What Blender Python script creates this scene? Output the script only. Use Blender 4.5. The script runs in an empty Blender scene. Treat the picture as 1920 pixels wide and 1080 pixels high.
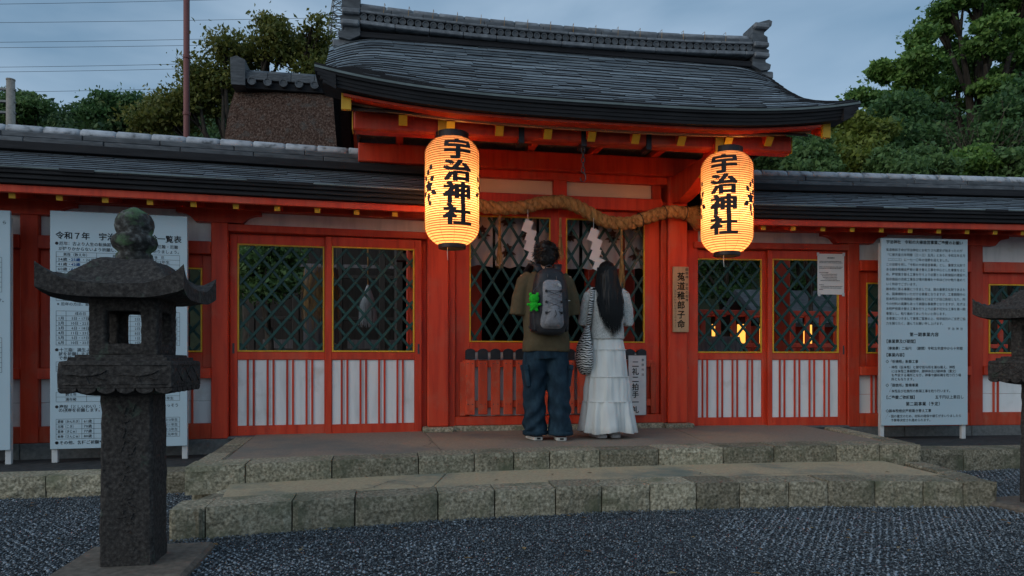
import bpy, bmesh, math, random
import numpy as np
from mathutils import Vector, Matrix, noise as mnoise
R = math.radians
rng = random.Random(7)
nrg = np.random.default_rng(11)
scene = bpy.context.scene
C = scene.collection

# ------------------------------------------------------------------ camera, sky, sun, exposure
CAMZ, YAW, FPX, HROW = 1.0, R(9.83), 1333.33, 675.0
cd = bpy.data.cameras.new('camera'); cam = bpy.data.objects.new('camera', cd); C.objects.link(cam)
cd.sensor_width = 36; cd.lens = 25; cd.shift_y = (HROW - 540) / 1920; cd.clip_start = .05; cd.clip_end = 3000
cam.location = (0, 0, CAMZ); cam.rotation_euler = (R(90), 0, -YAW)
scene.camera = cam
SUN_EL, SUN_AZ = 24, 238                       # dusk, overcast: soft light from behind and left of the camera
world = bpy.data.worlds.new('World'); scene.world = world; world.use_nodes = True
wn, wl = world.node_tree.nodes, world.node_tree.links
bg = wn['Background']
sky = wn.new('ShaderNodeTexSky'); sky.sky_type = 'NISHITA'; sky.sun_disc = False
sky.sun_elevation = R(SUN_EL); sky.sun_rotation = R(SUN_AZ); sky.air_density = 1.2; sky.dust_density = 2.0; sky.ozone_density = 3.0
tc = wn.new('ShaderNodeTexCoord')
mp = wn.new('ShaderNodeMapping'); mp.inputs['Scale'].default_value = (1.0, 1.0, 3.4); mp.inputs['Location'].default_value = (.35, .1, .2)
nz = wn.new('ShaderNodeTexNoise'); nz.inputs['Scale'].default_value = 2.3; nz.inputs['Detail'].default_value = 5; nz.inputs['Roughness'].default_value = .48; nz.inputs['Distortion'].default_value = .3
cr = wn.new('ShaderNodeValToRGB')
cr.color_ramp.elements[0].position = .36; cr.color_ramp.elements[0].color = (1.12, 1.88, 2.68, 1)
cr.color_ramp.elements[1].position = .66; cr.color_ramp.elements[1].color = (2.8, 3.65, 4.55, 1)
mx = wn.new('ShaderNodeMix'); mx.data_type = 'RGBA'; mx.inputs['Factor'].default_value = .78
wl.new(tc.outputs['Generated'], mp.inputs['Vector']); wl.new(mp.outputs['Vector'], nz.inputs['Vector'])
wl.new(nz.outputs['Fac'], cr.inputs['Fac'])
wl.new(sky.outputs['Color'], mx.inputs['A']); wl.new(cr.outputs['Color'], mx.inputs['B'])
wl.new(mx.outputs['Result'], bg.inputs['Color']); bg.inputs['Strength'].default_value = .15
sd = bpy.data.lights.new('sun', 'SUN'); sd.energy = .62; sd.angle = R(70); sd.color = (1.0, .985, .95)
sun = bpy.data.objects.new('sun', sd); C.objects.link(sun)
_az = R(SUN_AZ)
sdir = Vector((math.sin(_az) * math.cos(R(SUN_EL)), math.cos(_az) * math.cos(R(SUN_EL)), math.sin(R(SUN_EL))))
sun.rotation_euler = sdir.to_track_quat('Z', 'Y').to_euler()
vs = scene.view_settings; vs.view_transform = 'Standard'; vs.look = 'None'; vs.gamma = 1; vs.exposure = .12
scene.cycles.use_denoising = True
scene.cycles.max_bounces = 8; scene.cycles.transparent_max_bounces = 8

# ------------------------------------------------------------------ helpers
def at(px, py, D):
    """point seen at that place of the photograph, D metres ahead of the camera"""
    u, v = (px - 960) / FPX, (HROW - py) / FPX
    return Vector((D * (math.sin(YAW) + u * math.cos(YAW)), D * (math.cos(YAW) - u * math.sin(YAW)), CAMZ + D * v))

WS = bpy.data.scenes.new('workshop')           # a bench for evaluating modifiers and fonts, emptied again below
def ws_graph():
    vl = WS.view_layers[0]; vl.update(); return vl.depsgraph

class MB:
    """collects shapes that become one mesh"""
    def __init__(s): s.v = []; s.f = []
    def add(s, vs, fs):
        b = len(s.v); s.v.extend([tuple(q) for q in vs]); s.f.extend([tuple(i + b for i in q) for q in fs]); return s
    def box(s, x0, x1, y0, y1, z0, z1, c=.004, M=None):
        hx, hy, hz = (x1 - x0) / 2, (y1 - y0) / 2, (z1 - z0) / 2
        c = min(c, abs(hx) * .45, abs(hy) * .45, abs(hz) * .45)
        o = Vector(((x0 + x1) / 2, (y0 + y1) / 2, (z0 + z1) / 2)); vs = []; idx = {}
        for sx in (-1, 1):
            for sy in (-1, 1):
                for sz in (-1, 1):
                    for a in range(3):
                        p = [sx * hx, sy * hy, sz * hz]
                        for b in range(3):
                            if b != a: p[b] -= (sx, sy, sz)[b] * c
                        idx[(sx, sy, sz, a)] = len(vs); q = o + Vector(p); vs.append(M @ q if M else q)
        fs = []
        def face(keys, n):
            ids = [idx[k] for k in keys]; P = [Vector((k[0] * hx, k[1] * hy, k[2] * hz)) for k in keys]
            pts = []
            for k in keys:
                p = [k[0] * hx, k[1] * hy, k[2] * hz]
                for b in range(3):
                    if b != k[3]: p[b] -= k[b] * c
                pts.append(Vector(p))
            nn = (pts[1] - pts[0]).cross(pts[2] - pts[0])
            fs.append(ids if nn.dot(Vector(n)) >= 0 else ids[::-1])
        for a in range(3):
            b, d = (a + 1) % 3, (a + 2) % 3
            for sg in (-1, 1):
                ks = []
                for (q, r) in ((-1, -1), (1, -1), (1, 1), (-1, 1)):
                    k = [0, 0, 0]; k[a] = sg; k[b] = q; k[d] = r; ks.append((*k, a))
                n = [0, 0, 0]; n[a] = sg; face(ks, n)
            for q in (-1, 1):
                for r in (-1, 1):
                    k1 = [0, 0, 0]; k2 = [0, 0, 0]; k1[a] = -1; k2[a] = 1
                    for k in (k1, k2): k[b] = q; k[d] = r
                    n = [0, 0, 0]; n[b] = q; n[d] = r
                    face([(*k1, b), (*k2, b), (*k2, d), (*k1, d)], n)
        for sx in (-1, 1):
            for sy in (-1, 1):
                for sz in (-1, 1):
                    face([(sx, sy, sz, 0), (sx, sy, sz, 1), (sx, sy, sz, 2)], (sx, sy, sz))
        return s.add(vs, fs)
    def bar(s, p, q, w, h, up=(0, 0, 1), c=.003):
        """square bar from p to q, w across, h along 'up'"""
        p, q = Vector(p), Vector(q); d = (q - p); L = d.length; d.normalize()
        x = d.cross(Vector(up)).normalized(); z = x.cross(d)
        M = Matrix((x, d, z)).transposed().to_4x4(); M.translation = p
        return s.box(-w / 2, w / 2, 0, L, -h / 2, h / 2, c, M)
    def tube(s, path, rad, n=8, caps=True, squash=None):
        path = [Vector(p) for p in path]; m = len(path)
        if not hasattr(rad, '__len__'): rad = [rad] * m
        t0 = (path[1] - path[0]).normalized()
        ref = Vector((0, 0, 1)) if abs(t0.z) < .9 else Vector((1, 0, 0))
        x = t0.cross(ref).normalized(); vs = []
        for i, p in enumerate(path):
            t = (path[min(i + 1, m - 1)] - path[max(i - 1, 0)]).normalized()
            x = (x - t * x.dot(t)); x = x.normalized() if x.length > 1e-6 else t.orthogonal().normalized()
            y = t.cross(x)
            for k in range(n):
                a = 2 * math.pi * k / n
                vs.append(p + (x * math.cos(a) + y * math.sin(a)) * rad[i])
        fs = [(i * n + k, i * n + (k + 1) % n, (i + 1) * n + (k + 1) % n, (i + 1) * n + k) for i in range(m - 1) for k in range(n)]
        if caps: fs += [tuple(range(n))[::-1], tuple((m - 1) * n + k for k in range(n))]
        return s.add(vs, fs)
    def loft(s, rings, caps=True):
        n = len(rings[0]); vs = [p for r in rings for p in r]; m = len(rings)
        fs = [(i * n + k, i * n + (k + 1) % n, (i + 1) * n + (k + 1) % n, (i + 1) * n + k) for i in range(m - 1) for k in range(n)]
        if caps: fs += [tuple(range(n))[::-1], tuple((m - 1) * n + k for k in range(n))]
        return s.add(vs, fs)
    def lathe(s, prof, n=24, o=(0, 0, 0), caps=True):
        return s.loft([[(o[0] + r * math.cos(2 * math.pi * k / n), o[1] + r * math.sin(2 * math.pi * k / n), o[2] + z) for k in range(n)] for r, z in prof], caps)
    def ell(s, c, r, n=14, m=9, M=None):
        rings = []
        for i in range(1, m):
            a = -math.pi / 2 + math.pi * i / m
            ring = []
            for k in range(n):
                b = 2 * math.pi * k / n
                p = Vector((r[0] * math.cos(a) * math.cos(b), r[1] * math.cos(a) * math.sin(b), r[2] * math.sin(a)))
                if M: p = M @ p
                ring.append(p + Vector(c))
            rings.append(ring)
        return s.loft(rings)
    def prism(s, poly, x0, x1, axis='x'):
        """polygon extruded along an axis; poly holds the two other coordinates in order"""
        n = len(poly)
        def P(q, t):
            return {'x': (t, q[0], q[1]), 'y': (q[0], t, q[1]), 'z': (q[0], q[1], t)}[axis]
        vs = [P(q, x0) for q in poly] + [P(q, x1) for q in poly]
        area = sum(poly[i][0] * poly[(i + 1) % n][1] - poly[(i + 1) % n][0] * poly[i][1] for i in range(n))
        flip = (area < 0) != (axis == 'y')
        fs = [tuple(range(n))[::-1], tuple(range(n, 2 * n))] + [(i, (i + 1) % n, n + (i + 1) % n, n + i) for i in range(n)]
        if flip: fs = [f[::-1] for f in fs]
        return s.add(vs, fs)
    def mesh(s, name, mat, smooth=False):
        m = bpy.data.meshes.new(name); m.from_pydata(s.v, [], s.f)
        if mat: m.materials.append(mat)
        if smooth: m.polygons.foreach_set('use_smooth', [True] * len(m.polygons))
        m.update(); return m

def link(name, mesh, parent=None, loc=(0, 0, 0), rot=(0, 0, 0)):
    o = bpy.data.objects.new(name, mesh); C.objects.link(o); o.location = loc; o.rotation_euler = rot
    if parent: o.parent = parent
    return o
def ob(name, mb, mat, parent=None, smooth=False, loc=(0, 0, 0), rot=(0, 0, 0)):
    return link(name, mb.mesh(name, mat, smooth), parent, loc, rot)
def tag(o, label, cat, group=None):
    o['label'] = label; o['category'] = cat
    if group: o['group'] = group
    return o
def thing(name, label, cat, loc=(0, 0, 0), rz=0, group=None):
    return tag(link(name, None, None, loc, (0, 0, rz)), label, cat, group)
def struct(name, mb, mat, kind='structure', smooth=False):
    o = ob(name, mb, mat, None, smooth); o['kind'] = kind; return o
def copy_tree(o, parent=None):
    c = o.copy(); C.objects.link(c); c.parent = parent
    for ch in list(o.children): copy_tree(ch, c)
    return c
def two_tone(o):
    """lower edge of each shingle darkened: wet end grain plus painted shade of the step"""
    me = o.data; me.materials.append(EAVE)
    me.polygons.foreach_set('material_index', [1 if abs(p.normal.z) < .35 else 0 for p in me.polygons]); return o
def sharp(me, ang=40):
    try: me.set_sharp_from_angle(angle=R(ang))
    except Exception: pass
    return me
def fuse(mb, voxel, mat, it=4, fold=None):
    """merge overlapping volumes into one continuous skin"""
    t = bpy.data.objects.new('t', mb.mesh('t', None)); WS.collection.objects.link(t)
    r = t.modifiers.new('r', 'REMESH'); r.mode = 'VOXEL'; r.voxel_size = voxel
    q = t.modifiers.new('q', 'SMOOTH'); q.iterations = it; q.factor = .5
    m = bpy.data.meshes.new_from_object(t.evaluated_get(ws_graph()))
    old = t.data; bpy.data.objects.remove(t); bpy.data.meshes.remove(old)
    if fold:
        nv = [(v.co.copy(), v.normal.copy()) for v in m.vertices]
        for v, (co, no) in zip(m.vertices, nv): v.co = co + no * fold(co)
    m.materials.clear(); m.materials.append(mat)
    m.polygons.foreach_set('use_smooth', [True] * len(m.polygons)); m.update(); return m

# ------------------------------------------------------------------ lettering (flat print)
_fc = bpy.data.curves.new('font', 'FONT'); _fc.resolution_u = 2; _fo = bpy.data.objects.new('font', _fc); WS.collection.objects.link(_fo)
_gl = {}
def glyph(ch, off, fine=False):
    k = (ch, off, fine)
    if k not in _gl:
        _fc.body = ch; _fc.offset = min(off, .010)
        m = bpy.data.meshes.new_from_object(_fo.evaluated_get(ws_graph()))
        if fine:                                  # cut into narrow strips so that it can bend round a lantern
            bm = bmesh.new(); bm.from_mesh(m)
            for ax in (0, 1):
                for q in np.arange(-.15, 1.2, .07):
                    co = [0, 0, 0]; co[ax] = float(q); no = [0, 0, 0]; no[ax] = 1
                    bmesh.ops.bisect_plane(bm, geom=bm.verts[:] + bm.edges[:] + bm.faces[:], plane_co=co, plane_no=no)
            bm.to_mesh(m); bm.free()
        V = np.array([v.co[:2] for v in m.vertices]).reshape(-1, 2); Fc = [tuple(p.vertices) for p in m.polygons]
        if off > .012 and len(V):                 # heavy brush weight: the strokes widened sideways and up
            d = (off - .010) * .9; n0 = len(V); sh = [(-d, -d * .6), (d, -d * .6), (-d, d * .6), (d, d * .6)]
            V = np.concatenate([V + np.array(s) for s in sh]); Fc = [tuple(i + n0 * q for i in f) for q in range(4) for f in Fc]
        _gl[k] = (V, Fc)
        bpy.data.meshes.remove(m)
    return _gl[k]
def adv(ch):
    return .56 if ord(ch) < 128 else 1.0
def row(out, s, x, z, size, off=.0, sx=1.0, sp=1.0, anchor='l', mat=0):
    """one line of writing; out collects (verts x/z, faces, material index)"""
    W = sum(adv(c) * sp for c in s) * size * sx
    if anchor == 'c': x -= W / 2
    if anchor == 'r': x -= W
    for c in s:
        if c not in ' 　':
            v, f = glyph(c, off)
            if len(v): out.append((np.c_[x + v[:, 0] * size * sx, z + v[:, 1] * size], f, mat))
        x += adv(c) * sp * size * sx
def column(out, s, x, z, size, off=0., step=1.08, mat=0, sx=1.0):
    """writing from top to bottom, x is the middle of the column"""
    for c in s:
        if c not in ' 　':
            v, f = glyph(c, off)
            out.append((np.c_[x - size * sx / 2 + v[:, 0] * size * sx, z - size + (v[:, 1] + .08) * size], f, mat))
        z -= size * step
def rule(out, x0, x1, z0, z1, mat=0):
    out.append((np.array([(x0, z0), (x1, z0), (x1, z1), (x0, z1)]), [(0, 1, 2, 3)], mat))
def lettering(name, out, mats, parent, fn):
    """fn maps the flat (x, z) to a point in the parent's space"""
    vs, fs, mi = [], [], []
    for v, f, k in out:
        b = len(vs); vs += [fn(a, c) for a, c in v]; fs += [tuple(i + b for i in q) for q in f]; mi += [k] * len(f)
    m = bpy.data.meshes.new(name); m.from_pydata(vs, [], fs)
    for q in mats: m.materials.append(q)
    m.polygons.foreach_set('material_index', mi); m.update()
    return link(name, m, parent)

# ------------------------------------------------------------------ materials
def new(name):
    m = bpy.data.materials.new(name); m.use_nodes = True
    nt = m.node_tree; b = nt.nodes['Principled BSDF']; return m, nt, b
def N(nt, t, **kw):
    n = nt.nodes.new('ShaderNode' + t)
    for k, v in kw.items():
        if k in n.inputs.keys(): n.inputs[k].default_value = v
        else: setattr(n, k, v)
    return n
def noise_col(nt, cols, scale=8, detail=4, rough=.55, coord='Object', sc=(1, 1, 1), pos=None, dist=0):
    t = N(nt, 'TexCoord'); mpg = N(nt, 'Mapping'); mpg.inputs['Scale'].default_value = sc
    n = N(nt, 'TexNoise', Scale=scale, Detail=detail, Roughness=rough, Distortion=dist)
    nt.links.new(t.outputs[coord], mpg.inputs['Vector']); nt.links.new(mpg.outputs['Vector'], n.inputs['Vector'])
    r = N(nt, 'ValToRGB'); el = r.color_ramp.elements
    pos = pos or [.3 + .4 * i / (len(cols) - 1) for i in range(len(cols))]
    while len(el) < len(cols): el.new(.5)
    for e, c, p in zip(el, cols, pos): e.position = p; e.color = (*c, 1)
    nt.links.new(n.outputs['Fac'], r.inputs['Fac']); return r, n
def mixc(nt, a, b, fac, mode='MIX'):
    m = N(nt, 'Mix', data_type='RGBA', blend_type=mode)
    for s, v in (('A', a), ('B', b), ('Factor', fac)):
        if hasattr(v, 'is_linked') or hasattr(v, 'links'): nt.links.new(v, m.inputs[s])
        elif s == 'Factor': m.inputs[s].default_value = v
        else: m.inputs[s].default_value = (*v, 1)
    return m.outputs['Result']
def bump(nt, b, src, dist=.004, strength=.6):
    n = N(nt, 'Bump', Strength=strength, Distance=dist)
    nt.links.new(src, n.inputs['Height']); nt.links.new(n.outputs['Normal'], b.inputs['Normal'])
def mat(name, cols, rough=.6, scale=8, detail=4, sc=(1, 1, 1), bd=0, bs=.6, spec=.5, metal=0, coord='Object', bscale=None, over=None, perobj=0, pos=None, over2=None):
    m, nt, b = new(name)
    r, n = noise_col(nt, cols, scale, detail, sc=sc, coord=coord, pos=pos)
    col = r.outputs['Color']
    if over:                                    # a second, larger kind of mark: (colour, scale, from, to)
        r2, n2 = noise_col(nt, [(0, 0, 0), (1, 1, 1)], over[1], 6, .6, coord=coord, pos=[over[2], over[3]])
        col = mixc(nt, col, over[0], r2.outputs['Color'])
    if over2:                                   # scattered small chips and spots
        r4, n4 = noise_col(nt, [(0, 0, 0), (1, 1, 1)], over2[1], 5, .7, coord=coord, pos=[over2[2], over2[3]])
        col = mixc(nt, col, over2[0], r4.outputs['Color'])
    if perobj:
        oi = N(nt, 'ObjectInfo'); mr = N(nt, 'MapRange'); mr.inputs['To Min'].default_value = 1 - perobj; mr.inputs['To Max'].default_value = 1 + perobj
        nt.links.new(oi.outputs['Random'], mr.inputs['Value'])
        col = mixc(nt, col, mr.outputs['Result'], 1.0, 'MULTIPLY')
    nt.links.new(col, b.inputs['Base Color'])
    b.inputs['Roughness'].default_value = rough; b.inputs['Specular IOR Level'].default_value = spec; b.inputs['Metallic'].default_value = metal
    if bd:
        src = n.outputs['Fac']
        if bscale:
            _, n3 = noise_col(nt, [(0, 0, 0), (1, 1, 1)], bscale, 6, .65, coord=coord, sc=sc); src = n3.outputs['Fac']
        bump(nt, b, src, bd, bs)
    return m
RED = mat('vermilion paint', [(.42, .030, .011), (.58, .046, .014), (.62, .068, .024)], .5, 5, 9, (3.2, 3.2, .30), .0025, .7, .35, over=((.50, .095, .05), 2.6, .52, .74), perobj=.16, over2=((.24, .05, .03), 30, .66, .72))
REDW = mat('weathered vermilion paint', [(.40, .042, .018), (.58, .066, .024), (.60, .10, .05)], .65, 5, 8, (3, 3, .4), .003, .7, .3, over=((.46, .14, .08), 6, .54, .74), perobj=.2, over2=((.30, .12, .08), 34, .62, .68))
WHITE = mat('white plaster board', [(.60, .63, .63), (.77, .79, .78), (.81, .82, .81)], .7, 4, 8, (2.5, 2.5, .35), .0015, .5, .3, over=((.50, .48, .42), 3.5, .58, .85))
CREAM = mat('lantern tinted cream plaster', [(.72, .60, .42), (.80, .68, .49)], .75, 3, 5)  # cream, its colour warmed to hold the tint of the lantern light
GREEN = mat('dark green lattice paint', [(.004, .036, .030), (.008, .060, .050)], .5, 12, 4, perobj=.2)
YEL = mat('yellow ochre paint', [(.62, .33, .01), (.75, .43, .02)], .5, 14, 4, perobj=.08)
BLACK = mat('black lacquer metal', [(.008, .008, .011), (.016, .016, .02)], .45, 20, 3)
SHING = mat('wet grey shingles', [(.055, .075, .092), (.15, .185, .21), (.30, .34, .365)], .30, 9, 8, (.35, 2.2, 2.2), .006, .7, .5, over=((.26, .29, .28), 16, .60, .70), perobj=.3)
EDGE = mat('green grey copper edge', [(.10, .13, .13), (.20, .245, .245)], .5, 10, 6, (.5, 2, 2), .002, .5, .4)
EAVE = mat('dark bark eave layers', [(.012, .012, .014), (.026, .026, .029)], .7, 20, 5, (.2, 2, 2), .004, .7, .25)
RIDGE = mat('grey ridge tile', [(.10, .11, .12), (.17, .18, .195), (.25, .27, .285)], .55, 14, 7, (1, 1, 1), .003, .6, .4, perobj=.2)
RIDGEL = mat('pale worn ridge tile', [(.13, .14, .15), (.36, .38, .41), (.47, .49, .52)], .6, 11, 8, (1, 1, 1), .003, .6, .35, perobj=.12, pos=[.34, .46, .62])
TILED = mat('dark ridge course tile', [(.045, .05, .056), (.085, .093, .102), (.13, .14, .15)], .55, 16, 6, (.5, 1, 2), .003, .6, .4, perobj=.2)
GRAN = mat('split granite block', [(.09, .082, .058), (.265, .235, .165), (.50, .45, .34)], .85, 55, 8, (1, 1, 1), .012, .9, .25, over=((.13, .135, .085), 4.2, .50, .70), perobj=.36, bscale=24, pos=[.3, .5, .72])
TREAD = mat('worn stone tread', [(.33, .27, .175), (.42, .345, .225), (.47, .395, .26)], .8, 60, 7, (1, 1, 1), .002, .5, .25, over=((.17, .20, .165), 1.6, .50, .66), pos=[.3, .5, .7])
TREAD2 = mat('grey brown stone floor', [(.185, .15, .118), (.25, .20, .155), (.285, .235, .185)], .75, 60, 7, (1, 1, 1), .002, .5, .3, over=((.13, .145, .135), 1.1, .52, .72), pos=[.3, .5, .7])
BASE = mat('grey foundation stone', [(.10, .105, .105), (.17, .175, .17)], .85, 30, 7, (1, 1, 1), .003, .6, .2)
SOIL = mat('dark trodden ground', [(.03, .032, .033), (.06, .062, .062)], .9, 18, 8, (1, 1, 1), .01, .7, .2)
LANT = mat('dark lantern stone', [(.022, .020, .019), (.050, .045, .042), (.105, .098, .09)], .9, 60, 9, (1, 1, 1), .010, 1.0, .2, over=((.085, .115, .09), 6.5, .60, .70), bscale=38, pos=[.3, .52, .8])
LANTM = mat('lichen covered stone', [(.022, .022, .02), (.055, .052, .048), (.20, .21, .20)], .9, 34, 9, (1, 1, 1), .008, .9, .2, over=((.085, .15, .075), 7, .50, .60), bscale=45, pos=[.36, .52, .76])
SLAB = mat('stone slab', [(.10, .085, .07), (.19, .16, .13)], .85, 30, 7, (1, 1, 1), .003, .6, .2)
SIGNB = mat('pale blue grey sign board', [(.44, .56, .62), (.47, .59, .65)], .45, 2, 3, spec=.4)
SIGNL = mat('white sign leg', [(.55, .56, .56), (.66, .67, .66)], .6, 10, 5)
INK = mat('black ink', [(.010, .010, .013), (.014, .014, .017)], .7, 8)
INKB = mat('blue ink', [(.01, .10, .36), (.012, .12, .4)], .7, 8)
INKR = mat('red ink', [(.25, .02, .02), (.28, .025, .02)], .7, 8)
BOARD = mat('bare cypress board', [(.42, .27, .14), (.54, .36, .20)], .6, 6, 6, (8, 8, .4), .001, .4)
STRAW = mat('rice straw', [(.20, .10, .035), (.42, .24, .085), (.58, .36, .15)], .8, 40, 6, (1, 1, .3), .006, .8, .2)
PAPERW = mat('white paper', [(.72, .68, .64), (.80, .77, .73)], .8, 4, 3)
WOODD = mat('dark aged timber', [(.018, .013, .010), (.045, .034, .027)], .7, 6, 6, (6, 6, .5), .003, .5)
WOODG = mat('weathered grey timber', [(.085, .075, .08), (.15, .135, .14), (.21, .19, .185)], .8, 5, 8, (9, 9, .3), .004, .7)
METAL = mat('aged metal', [(.05, .05, .055), (.10, .10, .11)], .4, 20, 4, metal=.7)
THATCH = mat('cypress bark thatch', [(.028, .016, .011), (.11, .062, .045), (.24, .17, .135)], .95, 30, 9, (1, 1, .45), .08, 1.0, .1, over=((.13, .115, .10), 5, .54, .72), bscale=34)
POLE = mat('rust red painted steel', [(.16, .045, .04), (.23, .07, .06)], .6, 5, 5, (1, 1, .3))
CONC = mat('concrete pole', [(.22, .20, .17), (.33, .30, .26)], .85, 12, 6)
STEEL = mat('galvanised steel', [(.13, .14, .14), (.22, .23, .22)], .5, 10, 3, metal=.3)
WIRE = mat('cable', [(.012, .013, .015), (.02, .02, .022)], .6, 5)
BARK = mat('tree bark', [(.025, .02, .016), (.075, .062, .05)], .9, 12, 7, (2, 2, .5), .02, .9, .1)
def leafmat(name, a, b, tr=.35):
    m, nt, p = new(name)
    gi = N(nt, 'NewGeometry'); r = N(nt, 'ValToRGB')
    r.color_ramp.elements[0].color = (*a, 1); r.color_ramp.elements[1].color = (*b, 1)
    tcx = N(nt, 'TexCoord'); nzx = N(nt, 'TexNoise', Scale=1.1, Detail=2)   # whole sprays lighter or darker, not only single leaves
    nt.links.new(tcx.outputs['Object'], nzx.inputs['Vector'])
    mxx = N(nt, 'Mix'); mxx.inputs['Factor'].default_value = .5; nt.links.new(gi.outputs['Random Per Island'], mxx.inputs['A']); nt.links.new(nzx.outputs['Fac'], mxx.inputs['B'])
    r.color_ramp.elements[0].position = .22; r.color_ramp.elements[1].position = .80
    nt.links.new(mxx.outputs['Result'], r.inputs['Fac'])
    t = N(nt, 'BsdfTranslucent'); mxs = N(nt, 'MixShader'); mxs.inputs['Fac'].default_value = tr
    nt.links.new(r.outputs['Color'], p.inputs['Base Color']); nt.links.new(r.outputs['Color'], t.inputs['Color'])
    p.inputs['Roughness'].default_value = .55; p.inputs['Specular IOR Level'].default_value = .35
    nt.links.new(p.outputs['BSDF'], mxs.inputs[1]); nt.links.new(t.outputs['BSDF'], mxs.inputs[2])
    nt.links.new(mxs.outputs['Shader'], nt.nodes['Material Output'].inputs['Surface']); return m
LEAF1 = leafmat('camphor leaves', (.05, .135, .030), (.23, .38, .085))
LEAF2 = leafmat('dark evergreen leaves', (.038, .10, .038), (.125, .235, .07))
LEAF3 = leafmat('yellow green leaves', (.10, .15, .025), (.24, .28, .05))
LEAF4 = leafmat('autumn cherry leaves', (.075, .11, .024), (.25, .235, .05))
LEAF5 = leafmat('shrub leaves', (.06, .13, .045), (.17, .28, .09))
LEAF6 = leafmat('hillside leaves', (.036, .085, .038), (.105, .175, .06))

# ------------------------------------------------------------------ ground
m_, nt_, b_ = new('gravel bed')
r_, n_ = noise_col(nt_, [(.012, .015, .019), (.045, .053, .062), (.12, .135, .15)], 70, 8, .7, pos=[.34, .52, .72])
nt_.links.new(r_.outputs['Color'], b_.inputs['Base Color']); b_.inputs['Roughness'].default_value = .8
bump(nt_, b_, n_.outputs['Fac'], .02, 1.0)
GRAVEL_BED = m_
g = MB().add([(-900, -600, 0), (900, -600, 0), (900, 1400, 0), (-900, 1400, 0)], [(0, 1, 2, 3)])
struct('ground', g, GRAVEL_BED)

def yl(x): return 4.47 - .045 * (x - 1.45) ** 2       # front edge of the lower step
def yu(x): return 5.28 - .0285 * (x - 2.3) ** 2       # front edge of the upper step
def inside_steps(x, y):
    return (-1.24 < x < 4.1 and y > yl(x) - .01) or (-1.36 < x < 4.45 and y > yu(x) - .01) or (x < -1.2 and y > 5.62) or (x > 4.3 and y > 5.56)
# loose stones, a real layer of pebbles where the camera can tell them apart
def pebbles(n, fx, sizes, flat=(.45, .75)):
    base = np.array([(1, 0, 0), (-1, 0, 0), (0, 1, 0), (0, -1, 0), (0, 0, 1), (0, 0, -1)], float)
    tri = np.array([(0, 2, 4), (2, 1, 4), (1, 3, 4), (3, 0, 4), (2, 0, 5), (1, 2, 5), (3, 1, 5), (0, 3, 5)])
    P = fx(n); n = len(P)
    V = np.repeat(base[None], n, 0) * nrg.uniform(.65, 1.25, (n, 6, 1))
    s = nrg.uniform(sizes[0], sizes[1], (n, 1, 1)) * .5
    V = V * s * np.stack([np.ones(n), nrg.uniform(.6, 1, n), nrg.uniform(flat[0], flat[1], n)], 1)[:, None, :]
    a = nrg.uniform(0, 6.283, n); tl = nrg.normal(0, .3, (n, 2)); ca, sa = np.cos(a), np.sin(a)
    x = V[..., 0] * ca[:, None] - V[..., 1] * sa[:, None]; y = V[..., 0] * sa[:, None] + V[..., 1] * ca[:, None]
    z = V[..., 2] + x * tl[:, :1] + y * tl[:, 1:]
    V = np.stack([x, y, z], -1) + P[:, None, :]
    F = (tri[None] + (np.arange(n) * 6)[:, None, None]).reshape(-1, 3)
    return V.reshape(-1, 3), F
def npmesh(name, V, F, mat):
    k = F.shape[1]; m = bpy.data.meshes.new(name); m.vertices.add(len(V)); m.vertices.foreach_set('co', np.ascontiguousarray(V, dtype=np.float32).ravel())
    m.loops.add(len(F) * k); m.loops.foreach_set('vertex_index', np.ascontiguousarray(F, dtype=np.int32).ravel())
    m.polygons.add(len(F)); m.polygons.foreach_set('loop_start', np.arange(0, len(F) * k, k, dtype=np.int32)); m.polygons.foreach_set('loop_total', np.full(len(F), k, dtype=np.int32))
    m.materials.append(mat); m.update(calc_edges=True); m.validate(); return m
m_, nt_, b_ = new('blue grey gravel')
gi_ = N(nt_, 'NewGeometry'); rr_ = N(nt_, 'ValToRGB'); e_ = rr_.color_ramp.elements
e_[0].color = (.022, .029, .037, 1); e_[1].color = (.36, .385, .41, 1); q_ = e_.new(.5); q_.color = (.085, .107, .124, 1); q_ = e_.new(.9); q_.color = (.17, .205, .23, 1)
nt_.links.new(gi_.outputs['Random Per Island'], rr_.inputs['Fac']); nt_.links.new(rr_.outputs['Color'], b_.inputs['Base Color']); b_.inputs['Roughness'].default_value = .55
PEB = m_
def gravel_at(n):
    x = nrg.uniform(-4.0, 6.2, n); y = nrg.uniform(2.5, 5.75, n)
    keep = np.array([not inside_steps(a, b) and abs(a - .18 * b) < .80 * b + .25 for a, b in zip(x, y)])
    x, y = x[keep], y[keep]
    z = .004 + .010 * nrg.random(len(x))
    # heaped a little between the cells of the gravel grid below
    z += .012 * np.array([mnoise.noise(Vector((a * 2.3, b * 2.3, 4.0))) for a, b in zip(x, y)])   # trodden hollows
    z += np.where(grid_mask(x, y) > 0, .004 * np.cos(x * 6.283 / .046) * np.cos(y * 6.283 / .06), 0)
    return np.stack([x, y, z], 1)
def grid_mask(x, y):
    return np.array([mnoise.noise(Vector((a * .9 + 3.1, b * .9, .5))) + (.18 if (a > 2.0 or a < -1.2) else 0) - .06 for a, b in zip(x, y)])
V, F = pebbles(215000, gravel_at, (.006, .019))
o = link('gravel', npmesh('gravel', V, F, PEB)); o['kind'] = 'stuff'
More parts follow.
